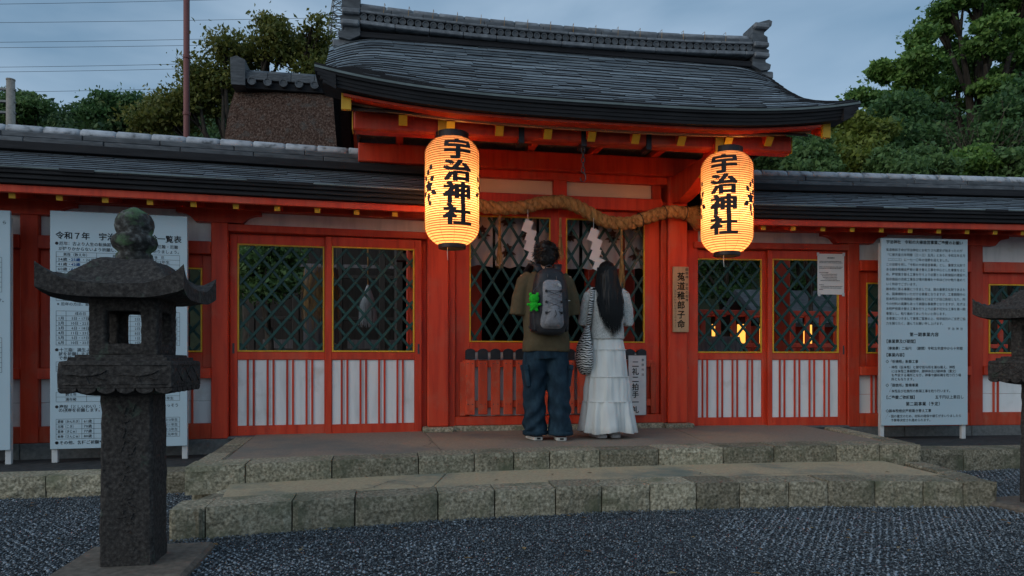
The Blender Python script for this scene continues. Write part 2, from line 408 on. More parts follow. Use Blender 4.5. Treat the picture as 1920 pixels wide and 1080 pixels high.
# the pale tops of the gravel-holding grid, showing in staggered rows where it is worn
m_, nt_, b_ = new('pale grid tops'); b_.inputs['Base Color'].default_value = (.26, .31, .355, 1); b_.inputs['Roughness'].default_value = .45; GRIDT = m_
def grid_at(n):
    pts = []
    ny = int(3.3 / .03)
    for j in range(ny):
        for i in range(int(10.2 / .046)):
            pts.append((-4.0 + .046 * i + (.023 if j % 2 else 0), 2.5 + .03 * j))
    pts = np.array(pts); x, y = pts[:, 0] + nrg.normal(0, .003, len(pts)), pts[:, 1] + nrg.normal(0, .003, len(pts))
    mk = grid_mask(x, y)
    keep = np.array([not inside_steps(a, b) and abs(a - .18 * b) < .80 * b + .25 for a, b in zip(x, y)]) & (mk > nrg.uniform(-.05, .3, len(x)))
    return np.stack([x[keep], y[keep], np.full(keep.sum(), .0145)], 1)
V, F = pebbles(1, grid_at, (.015, .026), (.22, .34))
o = link('gravel_grid', npmesh('gravel_grid', V, F, GRIDT)); o['kind'] = 'stuff'

# fallen leaves and scraps lying about
m_, nt_, b_ = new('fallen leaf'); gi_ = N(nt_, 'NewGeometry'); rr_ = N(nt_, 'ValToRGB'); e_ = rr_.color_ramp.elements
e_[0].color = (.10, .045, .015, 1); e_[1].color = (.26, .20, .10, 1); q_ = e_.new(.5); q_.color = (.19, .11, .035, 1)
nt_.links.new(gi_.outputs['Random Per Island'], rr_.inputs['Fac']); nt_.links.new(rr_.outputs['Color'], b_.inputs['Base Color']); b_.inputs['Roughness'].default_value = .8; FALLEN = m_
vs, fs = [], []
for k in range(170):
    x, y = rng.uniform(-3.4, 5.2), rng.uniform(3.0, 5.6)
    if inside_steps(x, y): z = .183 if (yl(x) + .02 < y < yu(x) - .02 and -1.0 < x < 3.9) else None
    else: z = .027
    if z is None or (z > .1 and rng.random() < .6): continue
    a = rng.uniform(0, 6.28); L = rng.uniform(.012, .030); w = L * rng.uniform(.3, .5); b = len(vs)
    for (p, q, h) in ((-L, 0, 0), (-L * .2, w, .005), (L, 0, .002), (-L * .2, -w, .006)): vs.append((x + p * math.cos(a) - q * math.sin(a), y + p * math.sin(a) + q * math.cos(a), z + h))
    fs.append((b, b + 3, b + 2, b + 1))
struct('fallen_leaves', MB().add(vs, fs), FALLEN, 'stuff')

# ------------------------------------------------------------------ stone steps
def stone(x0, x1, ya, yb, z0, z1, seed, rough=.012, nx=10, nz=5):
    """a block with a split, uneven front between x0 and x1; ya/yb = front edge at both ends, .26 deep"""
    mb = MB(); dep = .26; vs = []; fs = []
    r = random.Random(seed)
    def fr(x, z, edge):
        k = mnoise.noise(Vector((x * 9 + seed, z * 16, seed * .7))) * rough + mnoise.noise(Vector((x * 30, z * 40, seed))) * rough * .5
        return k - (rough * .7 if edge else 0)
    H = z1 - z0
    for j in range(nz + 2):
        for i in range(nx + 1):
            t = i / nx; x = x0 + (x1 - x0) * t; y = ya + (yb - ya) * t
            if j <= nz:
                z = z0 + H * j / nz; e = (i in (0, nx)) or j == nz
                yy = y - fr(x, z, e)
                zz = z + (mnoise.noise(Vector((x * 7, seed, 0))) * .007 - .004 if j == nz else 0)
                vs.append((x + (.004 if i == 0 else -.004 if i == nx else 0), yy, zz))
            else:
                vs.append((x + (.004 if i == 0 else -.004 if i == nx else 0), y + dep, z1))
    W = nx + 1
    for j in range(nz + 1):
        for i in range(nx): fs.append((j * W + i, j * W + i + 1, (j + 1) * W + i + 1, (j + 1) * W + i))
    b = len(vs); vs += [(x0 + .004, ya + dep, z0), (x1 - .004, yb + dep, z0)]
    fs.append(tuple([(j * W) for j in range(nz + 2)] + [b])); fs.append(tuple([j * W + nx for j in range(nz + 2)][::-1] + [b + 1])[::1])
    return mb.add(vs, fs)
steps = thing('stone_steps', 'two broad worn stone steps leading up to the shrine gate', 'steps', (0, 0, 0))
LJ = [-1.19, -1.01, -.555, -.20, .30, .66, 1.06, 1.37, 1.70, 2.02, 2.32, 2.66, 2.93, 3.25, 3.57, 3.83, 4.05]
UJ = [-1.31, -.945, -.39, .21, .62, .92, 1.20, 1.60, 2.08, 2.62, 3.05, 3.58, 3.95, 4.30]
for k, (a, b) in enumerate(zip(LJ, LJ[1:])):
    ob('front_stone', stone(a, b, yl(a), yl(b), -.04, .18 + rng.uniform(-.004, .004), 3 + k, .010), GRAN, steps, False)
for k, (a, b) in enumerate(zip(UJ, UJ[1:])):
    ob('front_stone', stone(a, b, yu(a), yu(b), .12, .31 + rng.uniform(-.004, .003), 40 + k, .009), GRAN, steps, False)
def slab(poly, z0, z1, mt, parent, name='tread_slab'):
    n = len(poly); e = .006
    c = Vector((sum(p[0] for p in poly) / n, sum(p[1] for p in poly) / n))
    ins = [tuple(Vector(p) + (c - Vector(p)).normalized() * e) for p in poly]
    vs = [(x, y, z0) for x, y in poly] + [(x, y, z1 - e) for x, y in poly] + [(x, y, z1) for x, y in ins]
    fs = [tuple(range(2 * n, 3 * n))] + [(i, (i + 1) % n, n + (i + 1) % n, n + i) for i in range(n)] + [(n + i, n + (i + 1) % n, 2 * n + (i + 1) % n, 2 * n + i) for i in range(n)]
    return ob(name, MB().add(vs, fs), mt, parent)
def edge_pts(fn, x0, x1, d, n=6): return [(x0 + (x1 - x0) * i / n, fn(x0 + (x1 - x0) * i / n) + d) for i in range(n + 1)]
for (xf0, xf1, xb0, xb1) in ((-.98, .28, -1.05, .42), (.285, 2.33, .425, 2.18), (2.335, 3.90, 2.185, 3.98)):
    slab(edge_pts(yl, xf0, xf1, .23) + [(xb1, yu(xb1) + .05), (xb0, yu(xb0) + .05)], .05, .177, TREAD, steps)
for (xf0, xf1, xb0, xb1) in ((-1.12, .40, -1.25, .30), (.405, 2.62, .305, 2.98), (2.625, 4.16, 2.985, 4.40)):
    slab(edge_pts(yu, xf0, xf1, .22) + [(xb1, 7.6), (xb0, 7.6)], .15, .307, TREAD2, steps)
# side stones of both steps
for (p, q, z0, z1, s) in (((-1.19, 4.22), (-1.02, 4.9), -.04, .175, 80), ((-1.30, 5.05), (-1.36, 6.7), .0, .305, 81), ((3.92, 4.40), (4.10, 5.12), -.04, .177, 82), ((4.16, 5.28), (4.46, 6.75), .0, .306, 83)):
    w = .17
    m = MB(); P, Q = Vector((*p, 0)), Vector((*q, 0)); d = (Q - P).normalized(); nx = 9
    for i in range(3):
        a = P + (Q - P) * (i / 3); b = P + (Q - P) * ((i + 1) / 3 - .006)
        m = MB(); M = Matrix(((d.y, d.x, 0, a.x), (-d.x, d.y, 0, a.y), (0, 0, 1, 0), (0, 0, 0, 1)))
        m.box(0, w if s in (80, 81) else w, 0, (b - a).length, z0, z1 + rng.uniform(-.004, .004), .014, M)
        ob('side_stone', m, GRAN, steps)
# fine cracks in the treads
def crack(pts, z):
    m = MB(); path = []
    for a, b in zip(pts, pts[1:]):
        for i in range(6):
            t = i / 6; path.append(Vector((a[0] + (b[0] - a[0]) * t + rng.uniform(-.012, .012), a[1] + (b[1] - a[1]) * t + rng.uniform(-.012, .012), z)))
    path.append(Vector((*pts[-1], z)))
    for a, b in zip(path, path[1:]):
        d = (b - a); s = Vector((-d.y, d.x, 0)).normalized() * rng.uniform(.0012, .003)
        m.add([a - s, b - s, b + s, a + s], [(0, 1, 2, 3)])
    ob('crack', m, SOIL, steps)
crack([(-.28, 4.52), (-.1, 4.68), (-.02, 4.85), (.12, 4.98)], .1785); crack([(-.02, 4.84), (.16, 4.72), (.2, 4.6)], .1785)
crack([(.42, 5.5), (.28, 5.75), (.36, 6.0), (.34, 6.2)], .3085); crack([(2.3, 4.66), (2.2, 4.78), (2.25, 4.9)], .1785)
crack([(2.34, 4.7), (2.75, 4.74), (3.1, 4.7)], .1785)

# ------------------------------------------------------------------ kerbs and terrace at both sides
def kerb(label, joints, y, z1, name='stone_kerb'):
    t = thing(name, label, 'kerb', (0, 0, 0))
    for k, (a, b) in enumerate(zip(joints, joints[1:])):
        ob('kerb_stone', stone(a, b, y(a), y(b), -.05, z1 + rng.uniform(-.005, .005), 120 + k + int(a * 7), .012), GRAN, t)
    return t
kerb('rough granite kerb on the left under the wall, behind the stone lantern', [-5.6, -4.7, -3.9, -3.15, -2.45, -1.87, -1.315], lambda x: 5.64 + .03 * (x + 2.7), .165)
kerb('rough granite kerb on the right under the wall, past the end of the steps', [4.47, 5.1, 5.75, 6.5, 7.3, 8.1], lambda x: 5.66 - .08 * (x - 4.5), .20)
struct('terrace', MB().box(-5.6, -1.36, 5.85, 7.6, -.02, .150, .002), SOIL)
o = struct('terrace', MB().box(4.50, 8.1, 5.72, 7.6, -.02, .178, .002), SOIL)

# ------------------------------------------------------------------ wall wings either side of the gate
def lattice(parent, x0, x1, z0, z1, y, pw=.172, ph=.205, w=.026, th=.016, name='lattice_bar'):
    """crossing diagonal bars clipped to the opening, each a bar of its own; two layers"""
    sl = ph / pw
    for lay, sg in ((0, 1), (1, -1)):
        c0 = (z0 if sg > 0 else z0)
        # lines z = sg*sl*x + c
        lo = min(z - sg * sl * x for x in (x0, x1) for z in (z0, z1)); hi = max(z - sg * sl * x for x in (x0, x1) for z in (z0, z1))
        c = lo + ph * .35
        while c < hi - .02:
            pts = []
            for x in (x0, x1):
                z = sg * sl * x + c
                if z0 - 1e-6 <= z <= z1 + 1e-6: pts.append((x, z))
            for z in (z0, z1):
                x = (z - c) / (sg * sl)
                if x0 - 1e-6 <= x <= x1 + 1e-6: pts.append((x, z))
            pts = sorted(set((round(a, 4), round(b, 4)) for a, b in pts))
            if len(pts) >= 2 and (Vector(pts[-1]) - Vector(pts[0])).length > .05:
                a, b = pts[0], pts[-1]
                ob(name, MB().bar((a[0], y + lay * (th + .001), a[1]), (b[0], y + lay * (th + .001), b[1]), th, w, (0, 1, 0) if False else Vector((0, 1, 0)).cross(Vector((b[0] - a[0], 0, b[1] - a[1]))), .002), GREEN, parent)
            c += ph
def trim(parent, x0, x1, z0, z1, y0, y1, w=.014):
    m = MB().box(x0 - w, x0, y0, y1, z0 - w, z1 + w, .002).box(x1, x1 + w, y0, y1, z0 - w, z1 + w, .002).box(x0, x1, y0, y1, z1, z1 + w, .002).box(x0, x1, y0, y1, z0 - w, z0, .002)
    return ob('yellow_trim', m, YEL, parent)
def battens(parent, x0, x1, z0, z1, y, pairs):
    """white boards with pairs of thin red strips over them"""
    n = pairs
    cs = [x0 + (x1 - x0) * (i + .66) / (n + .45) for i in range(n)]
    edges = [x0] + [c for c in cs] + [x1]
    for a, b in zip(edges, edges[1:]):
        ob('white_board', MB().box(a + .001, b - .001, y, y + .012, z0, z1, .0015), WHITE, parent)
    for c in cs:
        for s in (-1, 1):
            xx = c + s * .026
            ob('batten', MB().box(xx - .009, xx + .009, y - .014, y - .001, z0, z1, .002), RED, parent)
def door(parent, x0, x1, o0, o1, y, z0=.30, z1=2.165):
    """sliding door: frame from x0 to x1, lattice opening from o0 to o1"""
    m = MB()
    m.box(x0, o0 - .001, y, y + .045, z0, z1).box(o1 + .001, x1, y, y + .045, z0, z1)
    m.box(o0 - .001, o1 + .001, y + .001, y + .044, 2.075, z1 - .001).box(o0 - .001, o1 + .001, y + .001, y + .044, 1.002, 1.075).box(o0 - .001, o1 + .001, y + .001, y + .044, z0, .39)
    d = ob('sliding_door', m, RED, parent)
    trim(d, o0 + .014, o1 - .014, 1.09, 2.061, y - .004, y + .02)
    lattice(d, o0 + .012, o1 - .012, 1.088, 2.063, y + .016)
    battens(d, o0, o1, .391, 1.001, y + .016, 4)
    return d
def wing(nm, label, loc, rz, bays, doors, lext, flip):
    t = thing(nm, label, 'shrine wall', loc, rz)
    L0, L1 = lext
    # stone base and ground beam
    n = int((L1 - L0) / .9) + 1
    for i in range(n):
        a, b = L0 + (L1 - L0) * i / n, L0 + (L1 - L0) * (i + 1) / n
        ob('base_stone', MB().box(a + .003, b - .003, -.04, .16, .10, .285, .006), BASE, t)
    # beams along the whole wing
    ob('wall_plate', MB().box(L0, L1, -.07, .13, 2.36, 2.50, .006), RED, t)
    ob('back_boarding', MB().box(L0, L1, .131, .15, 2.20, 2.52, .002), WOODD, t)
    for (x0, x1) in bays['posts']:
        p = ob('post', MB().box(x0, x1, -.03, .13, .286, 2.359, .006), RED, t)
        # boat-shaped bracket arm on the post
        cx = (x0 + x1) / 2; h = .36; pts = []
        pts += [(cx - h, 2.359), (cx - h, 2.325)]
        for i in range(1, 6): a = i / 6 * math.pi / 2; pts.append((cx - h + .14 * math.sin(a) , 2.325 - .075 * (1 - math.cos(a))))
        pts += [(cx - h + .16, 2.245), (cx + h - .16, 2.245)]
        for i in range(5, 0, -1): a = i / 6 * math.pi / 2; pts.append((cx + h - .14 * math.sin(a), 2.325 - .075 * (1 - math.cos(a))))
        pts += [(cx + h, 2.325), (cx + h, 2.359)]
        ob('bracket_arm', MB().prism(pts, -.055, .04, 'y'), RED, t)
    for (x0, x1) in bays['windows']:
        ob('upper_plaster', MB().box(x0, x1, .03, .05, 2.07, 2.359, .002), WHITE, t)
        ob('rail', MB().box(x0, x1, -.05, .09, 1.955, 2.069, .005), RED, t)
        ob('rail', MB().box(x0, x1, -.05, .09, .835, .93, .005), RED, t)
        ob('rail', MB().box(x0, x1, -.02, .09, .286, .425, .005), REDW, t)
        # boarded panel with a lattice window in it
        wx0, wx1 = x0 + .10, x1 - .08
        w = ob('window', MB().box(x0, wx0, .012, .05, .931, 1.954).box(wx1, x1, .012, .05, .931, 1.954).box(wx0, wx1, .013, .049, 1.835, 1.954).box(wx0, wx1, .013, .049, .931, 1.07), RED, t)
        trim(w, wx0 + .014, wx1 - .014, 1.085, 1.82, .004, .03)
        lattice(w, wx0 + .012, wx1 - .012, 1.083, 1.822, .022)
        k = x0 + .001
        cs = [x0 + .165, x0 + .215, x1 - .215, x1 - .165] if x1 - x0 > .8 else [x0 + .1]
        edges = [x0] + [x0 + (x1 - x0) * i / 3 for i in (1, 2)] + [x1]
        for a, b in zip(edges, edges[1:]):
            for (za, zb) in ((.426, .628), (.631, .834)):
                ob('white_board', MB().box(a + .001, b - .001, .03, .042, za, zb, .0015), WHITE, t)
        for c in cs: ob('batten', MB().box(c - .009, c + .009, .012, .029, .426, .834, .002), RED, t)
    # the door bay
    b0, b1 = doors['bay']
    ob('lintel', MB().box(b0, b1, -.045, .10, 2.17, 2.235, .005), RED, t)
    ob('upper_plaster', MB().box(b0, b1, .03, .05, 2.236, 2.359, .002), WHITE, t)
    ob('threshold', MB().box(b0, b1, -.06, .14, .28, .302, .004), BASE, t)
    for k, (x0, x1, o0, o1) in enumerate(doors['leaves']):
        yh = .05 if k == 0 else 0
        d = door(t, x0, x1, o0, o1, yh)
        hx = (x0 + .03) if k == 0 else (x1 - .03)
        ob('finger_pull', MB().box(hx - .009, hx + .009, yh - .003, yh + .004, 1.06, 1.155, .003), METAL, d)
    # roof: deck, courses of shingles front and back, layered eave, ridge of tiles
    YE, ZE, YR, ZR = -.62, 2.495, .06, 2.80
    def prof(s): return ZE + (ZR - ZE) * (1.02 * s - .02 * s * s)
    rf = ob('roof', MB().add([(L0, YE + .04, 2.47), (L1, YE + .04, 2.47), (L1, YR, ZR - .03), (L0, YR, ZR - .03), (L1, YR * 2 - YE, 2.47), (L0, YR * 2 - YE, 2.47)], [(0, 1, 2, 3), (3, 2, 4, 5)]), EAVE, t)
    NC = 9
    for sgn in (1, -1):
        for i in range(NC):
            s0, s1 = i / NC, min(1.0, (i + 1.5) / NC)
            m = MB(); x = L0 - rng.uniform(0, .2)
            while x < L1:
                w = rng.uniform(.16, .30); a, b = max(x, L0), min(x + w, L1); x += w
                if b - a < .02: continue
                j = rng.uniform(-.004, .005); jl = rng.uniform(-.006, .006)
                ya, yb = YE + (YR - YE) * s0 + jl, YE + (YR - YE) * s1
                za, zb = prof(s0) + .018 + j * .6, prof(s1) + .006
                if sgn < 0: ya, yb = 2 * YR - ya, 2 * YR - yb
                q = [(a + .0015, ya, za), (b - .0015, ya, za), (b - .0015, yb, zb), (a + .0015, yb, zb), (a + .0015, ya, za - .024), (b - .0015, ya, za - .024)]
                fs = [(0, 1, 2, 3), (4, 5, 1, 0), (4, 0, 3), (5, 2, 1)]
                m.add(q, fs if sgn > 0 else [f[::-1] for f in fs])
            two_tone(ob('shingle_course', m, SHING, rf))
    for sgn in (1, -1):
        for k in range(3):
            y0 = YE + .012 + .022 * k; y1 = y0 + .2
            if sgn < 0: y0, y1 = 2 * YR - y1, 2 * YR - y0
            ob('eave_layer', MB().box(L0, L1, y0, y1, 2.462 - .036 * k, 2.497 - .036 * k, .004), EAVE, rf)
    ob('eave_edge', MB().box(L0, L1, YE - .004, YE + .03, 2.4985, 2.512, .003), EDGE, rf)
    ob('eave_board', MB().box(L0, L1, -.53, -.49, 2.325, 2.385, .004), RED, rf)
    ob('soffit', MB().add([(L0, -.50, 2.386), (L1, -.50, 2.386), (L1, .06, 2.52), (L0, .06, 2.52)], [(0, 3, 2, 1)]), RED, rf)
    k = 0; x = L0 + doors['raf']
    while x < L1 - .02:
        a = ob('rafter', MB().bar((x, -.475, 2.315), (x, .10, 2.44), .046, .055), RED, t)
        ob('rafter_tip', MB().bar((x, -.4765, 2.3148), (x, -.470, 2.316), .048, .057), YEL, a)
        x += doors['rs']
    ob('ridge_base', MB().box(L0, L1, -.06, .18, 2.79, 2.86, .004), EAVE, rf)
    for j, (za, zb, yy) in enumerate(((2.861, 2.905, .03), (2.906, 2.955, .02))):
        x = L0 - rng.uniform(0, .3)
        while x < L1:
            w = .62; a, b = max(x, L0), min(x + w, L1); x += w
            if b - a > .02: ob('ridge_course_tile', MB().box(a + .002, b - .002, -yy + rng.uniform(-.004, .004), .12 + yy, za, zb, .006), TILED, rf)
    x = L0 - .1
    while x < L1:
        a, b = max(x, L0), min(x + .285, L1); x += .285
        if b - a < .03: continue
        m = MB(); rings = []; n = 9
        for xx, rr in ((a + .003, .068), (a + .012, .075), (b - .03, .073), (b - .002, .066)):
            rings.append([(xx, .06 - rr * math.cos(math.pi * i / (n - 1)) * 1.05, 2.953 + rr * math.sin(math.pi * i / (n - 1))) for i in range(n)])
        rings = [r[::-1] for r in rings]
        ob('ridge_tile', m.loft(rings), RIDGEL, rf, True)
    return t
PL = dict(posts=[(-5.1, -4.96), (-3.47, -3.33), (-1.95, -1.805)], windows=[(-4.96, -3.47), (-3.33, -1.95)])
DL = dict(bay=(-1.805, -.0), leaves=[(-1.80, -.935, -1.735, -.96), (-.945, -.045, -.89, -.115)], raf=.17, rs=.335)
wing('shrine_wall', 'vermilion shrine wall left of the gate with lattice sliding doors under a shingle roof', (.36, 6.96, 0), R(4), PL, DL, (-5.2, -.005), False)
PR = dict(posts=[(1.645, 1.775), (3.05, 3.20), (4.75, 4.9)], windows=[(1.775, 3.05), (3.20, 4.75)])
DR = dict(bay=(-.06, 1.645), leaves=[(-.05, .775, -.015, .72), (.765, 1.64, .815, 1.555)], raf=.24, rs=.31)
wing('shrine_wall', 'vermilion shrine wall right of the gate with lattice sliding doors under a shingle roof', (3.2, 7.02, 0), R(-4), PR, DR, (-.06, 5.4), True)

# ------------------------------------------------------------------ the gate
GX, GY = 1.70, 6.90                     # middle of the gate, front of its posts
gate = thing('shrine_gate', 'vermilion shrine gate with a curved dark shingle roof above the steps', 'shrine gate', (0, 0, 0))
for s in (-1, 1):
    cx = GX + s * 1.228
    ob('post', MB().box(cx - .104, cx + .104, GY, GY + .21, .352, 3.0, .012), RED, gate)
    ob('post_base', MB().box(cx - .15, cx + .15, GY - .07, GY + .26, .30, .352, .012), GRAN, gate)
    ob('post', MB().box(cx - .104, cx + .104, GY + 1.6, GY + 1.81, .31, 3.0, .012), RED, gate)
    # jamb beside the post
    jx = GX + s * 1.06
    ob('jamb', MB().box(min(jx, jx + s * .063), max(jx, jx + s * .063), GY + .05, GY + .19, .352, 2.63, .005), RED, gate)
    # arm reaching forward from the post to carry the eave beam
    pts = [(GY, 2.872), (GY, 2.60)]
    for i in range(9): a = i / 8; pts.append((GY - .12 - .78 * a, 2.60 + .225 * a ** 1.5))
    pts += [(GY - .985, 2.86), (GY - .985, 3.0), (GY - .75, 3.0), (GY - .72, 2.872)]
    arm = ob('bracket_arm', MB().prism(pts, cx - .068, cx + .068, 'x'), RED, gate)
    ob('arm_tip', MB().box(cx - .069, cx + .069, GY - .990, GY - .984, 2.862, 2.998, .002), YEL, arm)
    ob('arm_tip', MB().prism([(GY - .986, 2.858), (GY - .90, 2.822), (GY - .63, 2.715), (GY - .63, 2.706), (GY - .90, 2.813), (GY - .986, 2.849)], cx - .069, cx + .069, 'x'), YEL, arm)
    # filler panel between gate and wing
    ob('side_panel', MB().box(min(cx + s * .105, cx + s * .27), max(cx + s * .105, cx + s * .27), GY + .12, GY + .16, .31, 2.36, .003), RED, gate)
ob('sill_stone', MB().box(GX - 1.08, GX + 1.08, GY + .0, GY + .30, .30, .356, .006), GRAN, gate)
ob('bottom_sill', MB().box(GX - 1.06, GX + 1.06, GY + .045, GY + .20, .357, .445, .006), RED, gate)
ob('main_beam', MB().box(GX - 1.985, GX + 1.985, GY - .05, GY + .12, 2.875, 3.055, .008), RED, gate)
ob('tie_beam', MB().box(GX - 1.123, GX + 1.123, GY + .03, GY + .16, 2.80, 2.874, .005), RED, gate)
ob('lintel', MB().box(GX - 1.06, GX + 1.06, GY + .01, GY + .19, 2.52, 2.645, .006), RED, gate)
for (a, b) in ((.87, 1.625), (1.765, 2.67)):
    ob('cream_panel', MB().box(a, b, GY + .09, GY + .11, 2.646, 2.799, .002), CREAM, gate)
ob('strut', MB().box(1.626, 1.764, GY + .04, GY + .14, 2.646, 2.799, .005), RED, gate)
ob('strut', MB().box(GX - 1.06, .869, GY + .04, GY + .14, 2.646, 2.799, .005), RED, gate)
ob('strut', MB().box(2.671, GX + 1.06, GY + .04, GY + .14, 2.646, 2.799, .005), RED, gate)
# two fixed lattice screens
for (x0, x1, o0, o1) in ((GX - 1.058, 1.683, .785, 1.605), (1.685, GX + 1.058, 1.765, 2.60)):
    y = GY + .09; m = MB()
    m.box(x0, o0, y, y + .045, .446, 2.519).box(o1, x1, y, y + .045, .446, 2.519).box(o0, o1, y + .001, y + .044, 2.435, 2.518).box(o0, o1, y + .001, y + .044, 1.08, 1.175)
    sc = ob('lattice_screen', m, RED, gate)
    trim(sc, o0 + .013, o1 - .013, 1.19, 2.42, y - .004, y + .02, .013)
    lattice(sc, o0 + .011, o1 - .011, 1.188, 2.422, y + .016, .178, .285, .026)
    ob('lower_board', MB().box(o0, o1, y + .02, y + .035, .446, 1.079, .002), WHITE, sc)
# back of the gate passage: rear beam and ceiling, dark
ob('rear_beam', MB().box(GX - 1.985, GX + 1.985, GY + 1.62, GY + 1.79, 2.875, 3.055, .008), RED, gate)
# roof of the gate
XA, XB, YE, YR = -.56, 4.06, 5.60, 7.05
HW = (XB - XA) / 2; XC = (XA + XB) / 2
ZE0, ZRB = 3.105, 4.14
def sori(x): return .145 * min(1, abs((x - XC) / HW)) ** 3.2
def surf(x, s):
    u = min(1, abs((x - XC) / HW)); d = max(0, (u - .78) / .22)
    z = ZE0 + (ZRB - ZE0) * (.80 * s + .20 * s * s) + sori(x) * (1 - s) ** 1.5
    z -= .13 * d * d * max(0, min(1, (s - .08) / .35))
    return Vector((x, YE + (YR - YE) * s, z))
nx = 60
roof = ob('roof', MB(), EAVE, gate)
vs, fs = [], []
for i in range(nx + 1):
    x = XA + (XB - XA) * i / nx
    for j in range(13):
        p = surf(x, j / 12); vs.append((p.x, p.y, p.z - .035))
    for j in range(1, 13):
        p = surf(x, 1 - j / 12); vs.append((p.x, 2 * YR - p.y, p.z - .035))
for i in range(nx):
    for j in range(24):
        a = i * 25 + j; fs.append((a, a + 25, a + 26, a + 1))
roof.data = MB().add(vs, fs).mesh('roof', EAVE)
NC = 19
for sgn in (1, -1):
    for i in range(NC):
        s0, s1 = i / NC, min(1.0, (i + 1.55) / NC)
        m = MB(); x = XA - rng.uniform(0, .25)
        while x < XB:
            w = rng.uniform(.15, .34); a, b = max(x, XA), min(x + w, XB); x += w
            if b - a < .012: continue
            jz = rng.uniform(-.005, .006); js = rng.uniform(-.22, .22) / NC
            k = 3 if (a < XA + .7 or b > XB - .7) else 2; vs = []; fs = []
            for q in range(k + 1):
                xx = a + .001 + (b - a - .002) * q / k
                p0, p1 = surf(xx, max(0, s0 + js)), surf(xx, s1)
                if sgn < 0: p0.y, p1.y = 2 * YR - p0.y, 2 * YR - p1.y
                vs += [(p0.x, p0.y, p0.z + .019 + jz * .7), (p1.x, p1.y, p1.z + .003), (p0.x, p0.y + .004 * sgn, p0.z - .012 + jz)]
            for q in range(k):
                A = 3 * q
                fs += [(A, A + 3, A + 4, A + 1), (A + 2, A + 5, A + 3, A)]
            fs += [(2, 0, 1), (3 * k + 2, 3 * k + 1, 3 * k)]
            m.add(vs, fs if sgn > 0 else [f[::-1] for f in fs])
        two_tone(ob('shingle_course', m, SHING, roof))
# thick layered eave edge, and the same layers along both gables
for sgn in (1, -1):
    for k in range(4):
        rings = []
        for i in range(nx + 1):
            x = XA + .0 + (XB - XA) * i / nx; z = surf(x, 0).z - .012 - .028 * k
            x = XC + (x - XC) * (1 - .008 * k)
            y0, y1 = YE + .006 + .011 * k, YE + .30
            if sgn < 0: y0, y1 = 2 * YR - y1, 2 * YR - y0
            r = [(x, y0 + .004, z - .026), (x, y1, z - .026), (x, y1, z), (x, y0, z)]
            rings.append(r[::-1])
        ob('eave_layer', MB().loft(rings), EAVE, roof)
rings = []
for i in range(nx + 1):
    x = XA + (XB - XA) * i / nx; z = surf(x, 0).z
    rings.append([(x, YE - .004, z + .006), (x, YE + .03, z + .010), (x, YE + .03, z - .011), (x, YE - .002, z - .011)])
ob('eave_edge', MB().loft(rings), EDGE, roof)
for sx in (-1, 1):
    for k in range(4):
        rings = []
        for j in range(25):
            s = j / 12 if j <= 12 else (24 - j) / 12
            p = surf(XC + sx * HW, s); y = p.y if j <= 12 else 2 * YR - p.y
            x0 = XC + sx * (HW - .004 - .02 * k); x1 = XC + sx * (HW - .16); z = p.z - .014 - .028 * k; zi = surf(x1, s).z - .03 - .028 * k
            r = [(x0, y, z), (x1, y, zi), (x1, y, zi - .026), (x0, y, z - .026)]
            rings.append(r if sx < 0 else r[::-1])
        ob('verge_layer', MB().loft(rings), EAVE, roof)
    # red bargeboard under the gable edge, ending in a yellow tip
    rings = []
    for j in range(25):
        s = .10 + .90 * (j / 12 if j <= 12 else (24 - j) / 12)
        p = surf(XC + sx * (HW - .28), s); y = p.y if j <= 12 else 2 * YR - p.y
        z = p.z - .135; x = XC + sx * (HW - .23); w = .035
        r = [(x - w, y, z), (x + w, y, z), (x + w, y, z - .16), (x - w, y, z - .16)]
        rings.append(r[::-1])
    bb = ob('bargeboard', MB().loft(rings), RED, roof)
    p = surf(XC + sx * (HW - .28), .10); x = XC + sx * (HW - .23)
    ob('bargeboard_tip', MB().box(x - .038, x + .038, p.y - .006, p.y + .03, p.z - .297, p.z - .133, .003), YEL, roof)
    # gable wall
    x = GX + sx * 1.98
    pts = [(YE + .55, 3.06)] + [(surf(XC, s).y, surf(XC, s).z - .26) for s in (.4, .6, .8, 1.0)] + [(2 * YR - surf(XC, s).y, surf(XC, s).z - .26) for s in (.8, .6, .4)] + [(2 * YR - YE - .55, 3.06)]
    ob('gable_boarding', MB().prism(pts, x - .012, x + .012, 'x'), WOODD, gate)
